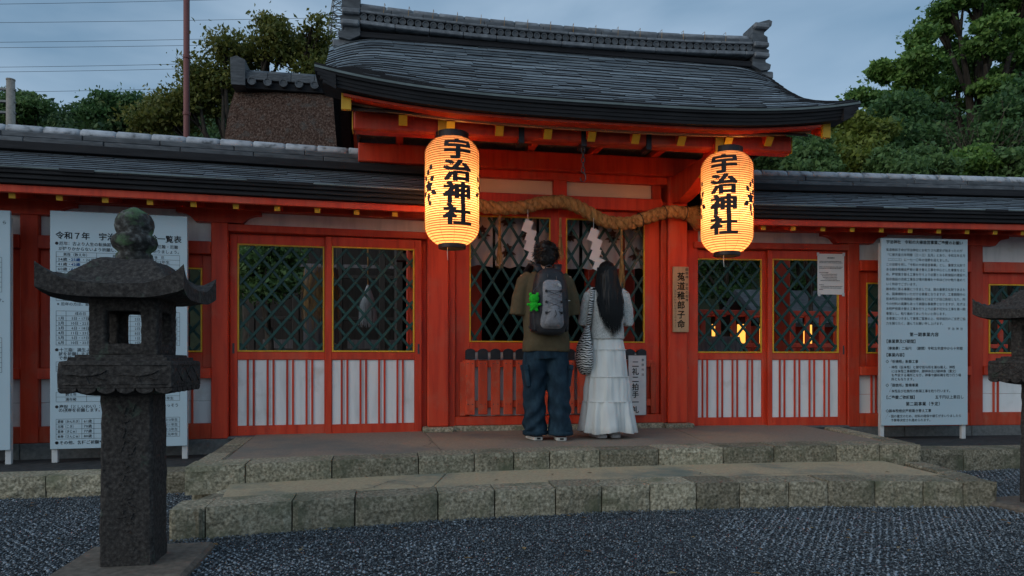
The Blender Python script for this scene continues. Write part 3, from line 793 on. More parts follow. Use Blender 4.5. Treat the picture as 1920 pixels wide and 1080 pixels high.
# red eave board that follows the curve, boards of the soffit above the rafters
rings = []
for i in range(nx + 1):
    x = GX - 2.05 + 4.1 * i / nx; z = surf(x, 0).z - .124
    rings.append([(x, YE + .10, z), (x, YE + .275, z + .012), (x, YE + .275, z - .006), (x, YE + .10, z - .02)])
ob('eave_board', MB().loft(rings), RED, roof)
rings = []
for i in range(nx + 1):
    x = GX - 2.05 + 4.1 * i / nx; z = surf(x, 0).z - .131
    rings.append([(x, YE + .255, z), (x, YE + .285, z), (x, YE + .285, z - .016), (x, YE + .255, z - .016)])
ob('eave_fillet', MB().loft(rings), BOARD, roof)
n = 13
for k in range(n):
    a, b = (YE + .22) + (2 * (YR - YE) - .44) * k / n, (YE + .22) + (2 * (YR - YE) - .44) * (k + 1) / n
    def zs(y): s = (y - YE) / (YR - YE); s = s if s <= 1 else 2 - s; return surf(XC, s).z - .235
    ob('soffit_board', MB().add([(GX - 2.0, a + .003, zs(a)), (GX + 2.0, a + .003, zs(a)), (GX + 2.0, b - .003, zs(b)), (GX - 2.0, b - .003, zs(b)), (GX - 2.0, a + .003, zs(a) + .015), (GX + 2.0, a + .003, zs(a) + .015), (GX + 2.0, b - .003, zs(b) + .015), (GX - 2.0, b - .003, zs(b) + .015)],
        [(0, 3, 2, 1), (4, 5, 6, 7), (0, 1, 5, 4), (2, 3, 7, 6), (1, 2, 6, 5), (3, 0, 4, 7)]), WOODD, roof)
for X in [.115, .505, .915, 1.33, 1.715, 2.11, 2.53, 2.97, 3.36]:
    z = surf(X, 0).z
    for sgn in (1, -1):
        p, q = (X, YE + .29, z - .190), (X, YR - .03, 3.80)
        if sgn < 0: p, q = (X, 2 * YR - p[1], p[2]), (X, 2 * YR - q[1], q[2])
        r = ob('rafter', MB().bar(p, q, .066, .085), RED, gate)
        d = (Vector(q) - Vector(p)).normalized()
        ob('rafter_tip', MB().bar(Vector(p) - d * .004, Vector(p) + d * .006, .069, .088), YEL, r)
for s in (1, -1):
    y = 6.03 if s > 0 else 2 * YR - 6.03
    ob('eave_beam', MB().box(GX - 1.99, GX + 1.93, y - .07, y + .07, 2.885, 3.045, .018), RED, gate)
    if s > 0:
        for X in (1.115, 1.665, 2.255):
            ob('metal_strap', MB().box(X - .024, X + .024, y - .078, y + .078, 2.85, 3.03, .003), BLACK, gate)
        for e in (-1.993, 1.933): ob('beam_tip', MB().box(GX + e - .004, GX + e + .004, y - .06, y + .06, 2.89, 3.04, .003), YEL, gate)
# ceiling frame over the passage
for k in range(6):
    X = GX - 1.6 + 3.2 * k / 5
    ob('ceiling_joist', MB().box(X - .035, X + .035, 6.1, GY + 1.6, 3.06, 3.12, .004), RED, gate)
ob('ceiling', MB().box(GX - 1.98, GX + 1.98, 6.16, GY + 1.75, 3.122, 3.135, .002), WOODG, gate)
for y in (6.35, 6.62): ob('ceiling_joist', MB().box(GX - 1.95, GX + 1.95, y - .03, y + .03, 3.065, 3.121, .004), RED, gate)
# tiled ridge
ridge = ob('ridge', MB().box(-.27, 3.78, 6.97, 7.13, 4.10, 4.155, .004), EAVE, gate)
def rrow(name, x0, x1, step, fn, mt, smooth=False):
    x = x0
    while x < x1 - .02:
        b = min(x + step, x1); ob(name, curve(fn(x + .002, b - .002)), mt, ridge, smooth); x = b
def rz(x): return .05 * abs((x - 1.75) / 2.0) ** 2.2
def curve(mb): mb.v = [(x, y, z + rz(x)) for x, y, z in mb.v]; return mb
rrow('ridge_course_tile', -.27, 3.78, .33, lambda a, b: MB().box(a, b, 6.925, 7.175, 4.157, 4.195, .006), RIDGE)
x = -.235
while x < 3.76:
    m = MB(); r = .033
    m.loft([[(x + rr * math.cos(2 * math.pi * k / 14), y, 4.232 + rz(x) + rr * math.sin(2 * math.pi * k / 14)) for k in range(14)] for y, rr in ((6.945, .016), (6.945, .022), (6.937, .025), (6.937, r), (7.16, r))])
    ob('round_end_tile', m, TILED, ridge); x += .0735
rrow('ridge_course_tile', -.27, 3.78, .41, lambda a, b: MB().box(a, b, 6.93, 7.17, 4.268, 4.292, .006), RIDGE)
rrow('ridge_course_tile', -.27, 3.78, .30, lambda a, b: MB().box(a, b, 6.955, 7.145, 4.293, 4.335, .006), TILED)
def cap(a, b):
    rings = []
    for xx, rr in ((a, .060), (a + .01, .066), (b - .02, .065), (b, .058)):
        rings.append([(xx, 7.05 - rr * math.cos(math.pi * i / 8) * 1.2, 4.334 + rr * math.sin(math.pi * i / 8)) for i in range(9)][::-1])
    return MB().loft(rings)
rrow('ridge_tile', -.27, 3.78, .252, cap, RIDGE, True)
x = -.05
while x < 3.7:
    m = MB().tube([(x, 6.952, 4.30 + rz(x)), (x + .01, 6.968, 4.40 + rz(x)), (x + .02, 7.05, 4.415 + rz(x))], .0022, 5)
    ob('binding_wire', m, STRAW, ridge); x += .235
# ornamental end tiles
for sx, x in ((-1, -.27), (1, 3.78)):
    pts = [(0, 4.05), (.0, 4.47), (-.05, 4.50), (-.19, 4.545), (-.225, 4.53), (-.215, 4.48), (-.14, 4.44), (-.13, 4.38), (-.17, 4.36), (-.175, 4.30), (-.14, 4.285), (-.15, 4.24), (-.19, 4.22), (-.18, 4.16), (-.145, 4.15), (-.15, 4.09), (-.21, 4.07), (-.20, 4.02), (-.10, 4.0)]
    P = [(x + (a if sx < 0 else -a), z + .06) for a, z in pts]
    e = ob('end_tile', MB().prism(P, 6.955, 7.145, 'y'), TILED, ridge)
    for (zz, dx, h) in ((4.50, -.09, .052), (4.30, -.085, .045), (4.19, -.09, .045)):
        m = MB(); X = x + (dx if sx < 0 else -dx)
        m.box(X - .085, X + .085, 6.91, 7.19, zz + .04 - h, zz + .04 + h * .2, .014)
        ob('end_tile_roll', m, RIDGE, ridge)
    X = x - sx * .0
    m = MB().box(X + (-.26 if sx < 0 else .0), X + (.0 if sx < 0 else .26), 6.99, 7.11, 4.0, 4.075, .01)
    ob('verge_tile', m, RIDGE, ridge)
# hook and chain under the eave beam
ch = thing('hanging_chain', 'short iron chain with a hook hanging from the middle of the gate eave', 'chain', (1.665, 5.99, 2.85))
for k in range(5):
    m = MB(); z = -.022 - .044 * k; rr = .016; n = 10
    rot = k % 2
    m.tube([((rr * math.cos(a) if not rot else 0), (rr * math.cos(a) if rot else 0), z + .026 * math.sin(a)) for a in [2 * math.pi * i / n for i in range(n + 1)]], .0042, 6, False)
    ob('link', m, METAL, ch, True)
m = MB().tube([(.0, 0, -.215), (.02, 0, -.235), (.026, 0, -.27), (.01, 0, -.30), (-.018, 0, -.295), (-.026, 0, -.265)], .005, 6)
ob('hook', m, METAL, ch, True)

# ------------------------------------------------------------------ slatted barrier in front of the screens
fence = thing('slat_barrier', 'low red slatted barrier with black post caps across the gate opening', 'barrier', (0, 0, 0))
y0 = GY + .02
for z in (.965, .565): ob('rail', MB().box(.71, 2.68, y0 + .026, y0 + .056, z - .035, z + .035, .004), REDW, fence)
k = 0; x = .785
while x < 2.66:
    sl = ob('slat', MB().box(x - .045, x + .045, y0 - .001, y0 + .024, .452 + rng.uniform(0, .012), 1.0 + rng.uniform(-.006, .006), .004), REDW, fence, rot=(0, 0, 0))
    for z in (.965, .565):
        for s in (-1, 1): ob('nail', MB().lathe([(.006, 0), (.005, .003), (.001, .004)], 6), METAL, sl, loc=(x + s * .022, y0 - .001, z), rot=(R(90), 0, 0))
    cpt = [(x - .048, 1.0), (x - .048, 1.085), (x - .03, 1.10), (x, 1.108), (x + .03, 1.10), (x + .048, 1.085), (x + .048, 1.0)]
    ob('cap', MB().prism([(a, z + .005) for a, z in cpt], y0 - .006, y0 + .03, 'y'), BLACK, sl)
    x += .1255
for x in (.715, 2.675): ob('end_post', MB().box(x - .028, x + .028, y0 + .02, y0 + .06, .452, .98, .004), REDW, fence)

# ------------------------------------------------------------------ paper lanterns
m_, nt_, b_ = new('lit lantern paper')
tr_ = N(nt_, 'BsdfTranslucent'); tr_.inputs['Color'].default_value = (.80, .47, .30, 1)
df_ = N(nt_, 'BsdfDiffuse'); df_.inputs['Color'].default_value = (.75, .60, .36, 1)
ms_ = N(nt_, 'MixShader'); ms_.inputs['Fac'].default_value = .3
nt_.links.new(tr_.outputs[0], ms_.inputs[1]); nt_.links.new(df_.outputs[0], ms_.inputs[2])
em_ = N(nt_, 'Emission'); em_.inputs['Color'].default_value = (1, .32, .08, 1); em_.inputs['Strength'].default_value = .3
ad_ = N(nt_, 'AddShader'); nt_.links.new(ms_.outputs[0], ad_.inputs[0]); nt_.links.new(em_.outputs[0], ad_.inputs[1])
nt_.links.new(ad_.outputs[0], nt_.nodes['Material Output'].inputs['Surface']); LPAPER = m_
m_, nt_, b_ = new('lit bulb'); nt_.nodes.remove(b_)
em_ = N(nt_, 'Emission'); em_.inputs['Color'].default_value = (1, .62, .24, 1); em_.inputs['Strength'].default_value = 60
nt_.links.new(em_.outputs[0], nt_.nodes['Material Output'].inputs['Surface']); BULB = m_
RIB = mat('bamboo rib through paper', [(.42, .17, .045), (.55, .25, .07)], .8, 20, 3)
def paper_lantern(label, loc, face):
    t = thing('paper_lantern', label, 'paper lantern', loc, 0, 'lit paper lanterns hanging from the gate')
    H, RM = .885, .226                                  # z = 0 is the lower rim
    def rad(z):
        s = z / H
        if s < .17: return .112 + (RM - .112) * math.sin((s / .17) * math.pi / 2) ** .75
        if s > .86: return .135 + (RM - .135) * math.sin(((1 - s) / .14) * math.pi / 2) ** .75
        return RM
    nrib = 46; prof = []
    for i in range(nrib * 2 + 1):
        z = H * i / (nrib * 2); prof.append((rad(z) - (.0035 if i % 2 else 0), z))
    rings = []
    for r, z in prof:                                   # slightly crumpled paper between the ribs
        ring_ = []
        for k in range(40):
            a = 2 * math.pi * k / 40; q = r + .0022 * mnoise.noise(Vector((math.cos(a) * 5 + loc[0], math.sin(a) * 5, z * 26)))
            ring_.append((q * math.cos(a), q * math.sin(a), z))
        rings.append(ring_)
    ob('paper_shade', MB().loft(rings, False), LPAPER, t, True)
    for i in range(nrib + 1):
        z = H * i / nrib; r = rad(z) + .0003; n = 40
        path = [[(q[0] * math.cos(2 * math.pi * k / n), q[0] * math.sin(2 * math.pi * k / n), z + q[1]) for k in range(n)] for q in ((r + .0004, -.0046), (r + .003, 0), (r + .0004, .0046))]
        ob('rib', MB().loft(path, False), RIB, t, True)
    ob('top_rim', MB().loft([[(r * math.cos(2 * math.pi * k / 32), r * math.sin(2 * math.pi * k / 32), z) for k in range(32)] for r, z in ((.118, H - .012), (.14, H - .008), (.14, H + .05), (.130, H + .056), (.126, H + .05), (.124, H - .006))], False), BLACK, t, False)
    ob('bottom_rim', MB().loft([[(r * math.cos(2 * math.pi * k / 32), r * math.sin(2 * math.pi * k / 32), z) for k in range(32)] for r, z in ((.106, .012), (.118, .008), (.116, -.028), (.10, -.032), (.096, .004))], False), BLACK, t, False)
    m = MB()
    for k in range(12):
        a = 2 * math.pi * k / 12
        pts = [((rad(z) + .0045) * math.cos(a), (rad(z) + .0045) * math.sin(a), z) for z in [H * i / 26 for i in range(27)]]
        m.tube(pts, .0011, 4, False)
    ob('binding_thread', m, RIB, t)
    # hanger, cord and pull string
    m = MB()
    for s in (-1, 1): m.tube([(s * .09, 0, H + .05), (s * .07, 0, H + .12), (s * .012, 0, H + .16)], .004, 6)
    m.tube([(0, 0, H + .155), (.005, .01, H + .20), (0, .02, H + .24)], .006, 6)
    ob('hanger', m, METAL, t)
    m = MB().tube([(.06, .02, H + .05), (.12, .05, H + .12), (.10, .16, H + .15), (.02, .3, H + .12)], .005, 6)
    ob('electric_cord', m, WIRE, t)
    m = MB().tube([(-.04, -.02, .0), (-.042, -.02, -.07), (-.038, -.02, -.13)], [.002, .003, .0015], 5)
    ob('pull_string', m, SIGNL, t)
    bl = ob('bulb', MB().ell((0, 0, .46), (.035, .035, .05), 12, 8), BULB, t, True)
    ld = bpy.data.lights.new('lantern_bulb', 'POINT'); ld.energy = 13.5; ld.color = (1, .60, .24); ld.shadow_soft_size = .05
    lo = bpy.data.objects.new('lamp_light', ld); C.objects.link(lo); lo.parent = t; lo.location = (0, 0, .38)
    # the four big characters, wrapped round the shade and facing 'face' (radians about z, 0 = towards -y)
    def wrap(x, zz, f0=face):
        r = rad(max(0, min(H, zz))) + .0055; a = -math.pi / 2 + f0 + x / RM
        return (r * math.cos(a), r * math.sin(a), zz)
    z = .842
    for c in '宇治神社':
        v, f = glyph(c, .048, True); s = .180
        lettering('character', [(np.c_[(v[:, 0] - .5) * s * 1.32, z - s + (v[:, 1] + .12) * s], f, 0)], [INK], t, wrap); z -= .178
    # crest of leaves and a blossom on both flanks
    for sd in (-1, 1):
        out = []
        def petal(cx, cz, a, L, W):
            n = 7; pts = []
            for i in range(n): q = i / (n - 1); pts.append((q * L, W * math.sin(math.pi * q ** .8)))
            pts += [(L * (1 - i / (n - 1)), -W * math.sin(math.pi * (1 - i / (n - 1)) ** .8)) for i in range(1, n - 1)]
            P = np.array([(cx + p * math.cos(a) - w * math.sin(a), cz + p * math.sin(a) + w * math.cos(a)) for p, w in pts])
            out.append((P, [tuple(range(len(P)))], 0))
        for i in range(5): petal(0, .46, i * 1.2566 + .4, .055, .019)
        for (cx, cz, a, L) in ((.03, .42, -.5, .07), (-.03, .42, 3.6, .07), (.0, .41, -1.6, .085), (.02, .50, .7, .06), (-.03, .51, 2.2, .06), (-.01, .55, 1.5, .055), (.02, .59, 1.2, .05), (.01, .34, -1.2, .05)):
            petal(cx, cz, a, L, .021)
        lettering('crest', out, [INK], t, lambda x, zz, f0=face + sd * 1.18: wrap(x, zz, f0))
    return t
paper_lantern('lit paper lantern hanging at the left post of the gate', (.525, 5.98, 1.965), .12)
paper_lantern('lit paper lantern hanging at the right post, beside the wooden name board', (3.0, 5.98, 1.965), -.58)

# ------------------------------------------------------------------ sacred rope, paper streamers and straw tassels
ropeY = GY - .075
RP = [(.18, 2.48), (.45, 2.50), (.75, 2.50), (1.02, 2.475), (1.28, 2.49), (1.50, 2.545), (1.72, 2.555), (1.92, 2.48), (2.12, 2.385), (2.36, 2.37), (2.58, 2.44), (2.80, 2.50), (2.99, 2.49)]
def rope_pt(u):
    n = len(RP) - 1; i = min(int(u * n), n - 1); f = u * n - i
    P = [Vector((RP[max(0, min(n, i + k))][0], 0, RP[max(0, min(n, i + k))][1])) for k in (-1, 0, 1, 2)]
    q = .5 * ((2 * P[1]) + (P[2] - P[0]) * f + (2 * P[0] - 5 * P[1] + 4 * P[2] - P[3]) * f * f + (3 * P[1] - P[0] - 3 * P[2] + P[3]) * f ** 3)
    return Vector((q.x, ropeY, q.z))
rope = thing('sacred_rope', 'thick twisted straw rope swagged across the top of the gate', 'rope', (0, 0, 0))
NS = 170
for st in range(3):
    path = []; rad = []
    for i in range(NS + 1):
        u = i / NS; p = rope_pt(u); t = (rope_pt(min(1, u + .004)) - rope_pt(max(0, u - .004))).normalized()
        nn = Vector((0, 1, 0)); bb = t.cross(nn); a = u * 2 * math.pi * 11 + st * 2.0944
        path.append(p + (nn * math.cos(a) + bb * math.sin(a)) * .031); rad.append(.0375 * (1 + .05 * math.sin(i * 1.7 + st)))
    ob('strand', MB().tube(path, rad, 9), STRAW, rope, True)
m = MB()
for k in range(420):                                     # loose straw ends
    u = rng.random(); p = rope_pt(u); a = rng.uniform(0, 6.28); q = p + Vector((0, math.sin(a) * .06, math.cos(a) * .06))
    d = Vector((rng.uniform(-1, 1), math.sin(a) * .6, math.cos(a) * .6)).normalized() * rng.uniform(.015, .05)
    s = Vector((d.z, 0, -d.x)).normalized() * .0012
    m.add([q - s, q + s, q + d], [(0, 1, 2)])
for k in range(260):                                     # the brush at the right end
    a = rng.uniform(0, 6.28); r = math.sqrt(rng.random()) * .055
    p = Vector((2.98, ropeY + r * math.sin(a), 2.49 + r * math.cos(a))); d = Vector((rng.uniform(.10, .17), r * math.sin(a) * .9 + rng.uniform(-.01, .01), r * math.cos(a) * 1.1 - rng.uniform(.02, .09)))
    s = Vector((-d.z, 0, d.x)).normalized() * .0022
    m.add([p - s, p + s, p + d * .98 + s * .4, p + d], [(0, 1, 2, 3)])
ob('loose_straw', m, STRAW, rope)['kind'] = 'stuff'
for (u0, nm) in ((.895, 'binding'), (.985, 'binding'), (.80, 'binding')):
    p = rope_pt(u0); t = (rope_pt(min(1, u0 + .01)) - rope_pt(u0 - .01)).normalized(); nn = Vector((0, 1, 0)); bb = t.cross(nn)
    ob(nm, MB().tube([p + (nn * math.cos(a) + bb * math.sin(a)) * .071 for a in [2 * math.pi * i / 16 for i in range(17)]], .004, 5, False), INK, rope)
for k, (u0, lb) in enumerate(((.355, 'straw tassel hanging from the rope left of the man with the backpack'), (.545, 'straw tassel hanging from the rope between the two visitors'), (.735, 'straw tassel hanging from the rope behind the woman with long black hair'))):
    X, L = ((1.06, .50), (1.665, .42), (2.295, .62))[k]
    zt = 2.40 if k != 2 else 2.33
    t = thing('straw_tassel', lb, 'tassel', (X, ropeY - .005, zt), 0, 'straw tassels on the rope')
    m = MB()
    for i in range(70):
        a = rng.uniform(0, 6.28); r0 = .012 * math.sqrt(rng.random()); r1 = r0 * 2.6 + .004
        l = L * rng.uniform(.85, 1.03)
        p = [Vector((r0 * math.cos(a), r0 * math.sin(a), 0)), Vector((r0 * 1.1 * math.cos(a), r0 * 1.1 * math.sin(a), -l * .5)), Vector((r1 * 1.2 * math.cos(a), r1 * 1.2 * math.sin(a), -l))]
        s = Vector((-math.sin(a), math.cos(a), 0)) * .0022
        m.add([p[0] - s, p[0] + s, p[1] + s, p[1] - s, p[2] + s * .6, p[2] - s * .6], [(0, 1, 2, 3), (3, 2, 4, 5)])
    ob('straws', m, STRAW, t)['kind'] = 'stuff'
    ob('tie', MB().lathe([(.015, -.012), (.017, 0), (.015, .012)], 10), STRAW, t, True, loc=(0, 0, -L * .42))
def shide(label, X, zt, sc):
    t = thing('paper_streamer', label, 'paper streamer', (X, ropeY - .05, zt), R(4), 'zigzag paper streamers on the rope')
    w, h = .088 * sc, .125 * sc; off = 0
    ob('cord', MB().tube([(0, .0, .03), (0, 0, -.10 * sc)], .003, 5), PAPERW, t)
    x = -.02; z = -.06 * sc
    for i in range(4):
        q = [(x, z), (x + .078 * sc, z - .03 * sc), (x + .034 * sc, z - .145 * sc), (x - .046 * sc, z - .112 * sc)]
        q = [(a, -.005 * i - (.004 if k in (1, 2) else 0), c) for k, (a, c) in enumerate(q)]
        qq = q + [(a, b + .0012, c) for a, b, c in q]
        ob('fold', MB().add(qq, [(0, 3, 2, 1), (4, 5, 6, 7), (0, 1, 5, 4), (1, 2, 6, 5), (2, 3, 7, 6), (3, 0, 4, 7)]), PAPERW, t)
        x += (.030 if i % 2 == 0 else -.012) * sc; z -= .092 * sc
    return t
shide('white zigzag paper streamer on the rope above the man with the backpack', 1.33, 2.43, 1.0)
shide('white zigzag paper streamer on the rope above the woman with long black hair', 1.99, 2.37, 1.05)

# ------------------------------------------------------------------ boards and notices
def on_board(t, y=-.002): return lambda x, z: (x, y, z)
nb = thing('name_board', 'bare wooden name board with brush lettering on the right gate post', 'name board', (2.945, GY - .022, 0), 0)
ob('board', MB().box(-.085, .085, -.008, .016, 1.285, 1.955, .004), BOARD, nb)
out = []
column(out, '菟道稚郎子命', 0, 1.90, .088, .018, 1.10); column(out, '御祭神　学問の祖神', .062, 1.945, .034, .006, 1.15); column(out, 'うじのわきいらつこのみこと', -.062, 1.72, .025, .003, 1.2)
lettering('lettering', out, [INK], nb, on_board(nb, -.0095))
# small notice on how to pray
sb = thing('prayer_notice', 'white prayer notice board behind the woman, leaning on the slatted barrier', 'notice board', (2.48, GY - .03, 0), 0)
ob('board', MB().box(-.098, .088, -.004, .008, .445, 1.045, .003), SIGNL, sb); ob('frame', MB().box(-.102, -.098, -.006, .01, .44, 1.05, .001).box(.088, .092, -.006, .01, .44, 1.05, .001).box(-.098, .088, -.006, .01, 1.045, 1.05, .001).box(-.098, .088, -.006, .01, .44, .445, .001), STEEL, sb)
out = []
column(out, '二礼二拍手一礼', -.025, 1.0, .074, .022, 1.04); column(out, '参拝作法', .052, 1.015, .028, .012, 1.75)
lettering('lettering', out, [INK], sb, on_board(sb, -.0056))
# paper notice taped to the right-hand doors
pn = thing('paper_notice', 'white paper notice taped to the lattice door right of the gate', 'notice', (3.2, 7.02, 0), R(-4))
ob('sheet', MB().box(1.31, 1.61, -.010, -.0085, 1.70, 2.135, .0003), PAPERW, pn)
for (x, z) in ((1.315, 2.13), (1.605, 2.13), (1.33, 1.70), (1.60, 1.70)): ob('tape', MB().box(x - .014, x + .014, -.0115, -.0103, z - .018, z + .018, .0003), SIGNL, pn)
out = []
def blur_row(x0, x1, z, h):                               # print too small to read in the photograph
    x = x0
    while x < x1:
        w = rng.uniform(.004, .009); rule(out, x, min(x + w, x1), z, z + h * rng.uniform(.7, 1)); x += w + rng.uniform(.002, .004)
blur_row(1.42, 1.50, 2.085, .014)
for z, x0, x1 in ((2.05, 1.33, 1.58), (2.035, 1.33, 1.59), (1.99, 1.33, 1.59), (1.975, 1.33, 1.58), (1.93, 1.33, 1.43), (1.913, 1.345, 1.53), (1.896, 1.36, 1.53), (1.879, 1.37, 1.53), (1.862, 1.39, 1.53), (1.845, 1.345, 1.56), (1.80, 1.33, 1.38), (1.783, 1.345, 1.59), (1.766, 1.345, 1.58), (1.749, 1.33, 1.37)): blur_row(x0, x1, z, .008)
lettering('lettering', out, [INK], pn, on_board(pn, -.0122))

def sign(label, loc, rzz, x0, x1, z0, z1, zleg, out, group=None):
    t = thing('notice_board', label, 'notice board', loc, rzz, group)
    ob('board', MB().box(x0, x1, -.012, .012, z0, z1, .003), SIGNB, t)
    for x in (x0 + .025, x1 - .025): ob('leg', MB().box(x - .022, x + .022, .0125, .05, zleg, z1 - .05, .003), SIGNL, t)
    if out: lettering('lettering', out, [INK, INKB, INKR], t, on_board(t, -.0132))
    return t
# right: appeal for the restoration of the shrine
out = []; W = .955
def R1(s, x, z, size, off=0, **k): row(out, s, x, z, size, off, **k)
R1('宇治神社　令和の大修造営事業ご奉賛のお願い', .477, 1.835, .0405, .028, anchor='c', sx=1.0)
body = ['菟道稚郎子命が宇治神社にお祀りされ歴史が始まったのが', '「仁徳天皇元年明暦（三一三）五月」とあり、令和五年五月', '（二〇二三）に一七一〇年の佳節を迎えました。', 'この佳節を祝し「令和の大修造営事業」とし、重要文化財で', 'ある御本殿檜皮屋根の葺き替え工事を中心とした事業をはじ', 'め、屋根葺き替え工事を行う上で必要となる新施設の建設や、', '既存施設の改修工事及び境内整備を十年ほどかけ執り進めて', 'いく所存でございます。', '御本殿に係る事業につきましては、国の重要文化財であるた', 'め、国庫補助をいただける事業となりますが、工事期間中の', '仮本殿及び祈祷施設の建設などは全てが自己負担となり、昨', '今の材料の高騰もあって高額な事業費となりますが、先ずは', '本殿屋根葺き替え工事を行う上で必要不可欠な工事を第一期', '事業とし、執り進めてまいりたいと存じます。', '本事業につきまして事情ご賢察の上、何卒格別のご支援ご協', '力を賜りたく、謹んでお願い申し上げます。']
z = 1.757
for s in body: R1(s, .05, z, .0325, .006); z -= .0505
R1('宇 治 神 社', .90, .948, .030, .004, anchor='r')
R1('第一期事業内容', .47, .882, .044, .02, anchor='c', sp=1.05)
R1('【事業費及び期間】', .03, .812, .041, .02); R1('（事業費）二億円　（期間）令和五年度中から十年間', .045, .742, .0355, .014); R1('【事業内容】', .03, .672, .041, .02)
R1('◇「祈祷殿」新築工事', .045, .606, .036, .016)
for i, s in enumerate(('・神殿（仮本殿）と御守授与所を兼ね備え、神殿', '　には本殿工事期間中、御神体及び御神像（重文）', '　を奉安する場所となり、神事や御祈祷を執り行う場', '　所ともなります。')): R1(s, .075, .548 - .041 * i, .0335, .012)
R1('◇「御旅所」整備事業', .045, .362, .036, .016); R1('・本殿及び社務所の新築工事を執り行います。', .075, .302, .0335, .012)
R1('【ご奉賛ご依頼額】', .03, .236, .040, .018); R1('五千円以上思召し', .91, .236, .040, .016, anchor='r')
R1('第二期事業（予定）', .47, .166, .043, .02, anchor='c', sp=1.05)
R1('◇御本殿檜皮屋根葺き替え工事', .045, .098, .036, .016)
R1('・国の重文のため、材料の確保や順番がまいりましたら', .07, .044, .0325, .012); R1('　予算等決定され進められます。', .07, .003, .0325, .012)
out = [(np.c_[v[:, 0], v[:, 1] + .365], f, k) for v, f, k in out]
sign('tall notice board on the right with an appeal text in black on pale blue', (4.985, 6.56, 0), R(-4), 0, W, .325, 2.255, .178, out)
# left: the table of unlucky years, half hidden by the stone lantern
out = []; W = 1.045
def rules(x0, x1, zs, xs, w=.0022):
    for zz in zs: rule(out, x0, x1, zz - w / 2, zz + w / 2)
    for x in xs: rule(out, x - w / 2, x + w / 2, zs[-1], zs[0])
R1('令和７年　宇治神社　厄除一覧表', .52, 1.985, .064, .022, anchor='c')
R1('●厄年：古より人生の転換期とされ、災いの多い年　厄難・厄難', .035, 1.93, .033, .010, sx=.98); R1('が降りかからないよう祈願し、健やかな日々をお祈りましょう。', .062, 1.888, .033, .010, sx=.98)
zs = [1.872 - .0402 * i for i in range(11)]; rules(.045, .985, zs, (.045, .345, .665, .985))
rws = [('男性（数え年）', '前　厄', '本　厄', '後　厄')]
for a, b, c, y1, y2 in ((24, 25, 26, '平成14年生', '平成12年生'), (41, 42, 43, '昭和60年生', '昭和58年生'), (60, 61, 62, '昭和41年生', '昭和39年生')): rws.append((a, b, c, y1, y2, 1))
rws.append(('女性（数え年）', '前　厄', '本　厄', '後　厄'))
for a, b, c, y1, y2 in ((18, 19, 20, '平成20年生', '平成18年生'), (32, 33, 34, '平成６年生', '平成４年生'), (36, 37, 38, '平成２年生', '昭和63年生'), (60, 61, 62, '昭和41年生', '昭和39年生')): rws.append((a, b, c, y1, y2, 2))
for i, q in enumerate(rws):
    zz = zs[i] - .031
    if len(q) == 4:
        R1(q[0], .195, zz, .028, .008, anchor='c'); R1(q[1], .505, zz, .026, .008, anchor='c'); R1(q[3], .825, zz, .026, .008, anchor='c')
    else:
        R1('%d歳・' % q[0], .058, zz, .029, .012, sx=1.12); R1('%d歳' % q[1], .155, zz, .029, .026, sx=1.12, mat=q[5]); R1('・%d歳' % q[2], .232, zz, .029, .012, sx=1.12)
        R1(q[3], .505, zz, .029, .010, anchor='c', sx=1.1); R1(q[4], .825, zz, .029, .010, anchor='c', sx=1.1)
R1('※厄年の方は、節分の日までに厄除祈願をお受けください。', .05, 1.432, .030, .008)
zs = [1.385 - .0402 * i for i in range(8)]; rules(.045, .985, zs, (.045, .118, .33, .52, .60, .80, .985))
R1('戌の日', .225, zs[0] - .031, .028, .01, anchor='c'); R1('戌の日', .70, zs[0] - .031, .028, .01, anchor='c')
for i, (a, b) in enumerate((('5日・17日', '2日・14日'), ('10日・22日', '1日・13日'), ('6日・18日', '2日・14日'), ('11日・23日', '8日・20日'), ('5日・17日', '1日・13日'), ('10日・22日', '7日・19日'))):
    zz = zs[i + 1] - .031
    R1('%d月' % (i + 1), .082, zz, .029, .014, anchor='c'); R1(a, .224, zz, .028, .012, anchor='c'); R1('%d月' % (i + 7), .56, zz, .029, .014, anchor='c'); R1(b, .70, zz, .028, .012, anchor='c'); R1('日', .955, zz, .028, .012, anchor='c')
R1('●十三詣：誕生より数え十三年目に、知恵と福徳の成', .035, 1.052, .033, .010); R1('就を祈願します。本人の成長を願い、ご家族皆様', .062, 1.018, .033, .010); R1('で参拝いたします。', .062, .984, .033, .010)
zs = [.965 - .0402 * i for i in range(3)]; rules(.045, .985, zs, (.045, .985)); R1('男女とも、数え年十三歳', .08, zs[0] - .031, .028, .010); R1('平成25年生', .80, zs[1] - .031, .028, .010)
zs = [.715 - .0402 * i for i in range(3)]; rules(.045, .985, zs, (.045, .27, .985)); R1('数え年', .155, zs[0] - .031, .028, .010, anchor='c'); R1('満年齢', .155, zs[1] - .031, .028, .010, anchor='c'); R1('25年生', .85, zs[1] - .031, .028, .010)
R1('●慶祝（としいわい）：長寿のお祝いを申し上げ、よりいっそう', .035, .582, .033, .012, sx=.985); R1('の健康を祈願します。', .062, .552, .033, .012)
zs = [.492 - .041 * i for i in range(5)]; rules(.045, .985, zs, (.045, .235, .325, .60, .985))
for i, (a, b, c) in enumerate((('還暦（かんれき）', '61歳', '昭和40年生　　昭和13年生'), ('古稀（こき）', '70歳', '昭和31年生　　昭和11年生'), ('喜寿（きじゅ）', '77歳', '昭和24年生　　昭和12年生'), ('傘寿（さんじゅ）', '80歳', '昭和21年生　　大正元年生'))):
    zz = zs[i] - .031; R1(a, .055, zz, .027, .010, sx=.82); R1(b, .28, zz, .029, .012, anchor='c'); R1(c, .97, zz, .027, .010, anchor='r')
R1('●その他、各種ご祈願や出張祭典を承ります。', .035, .285, .033, .014)
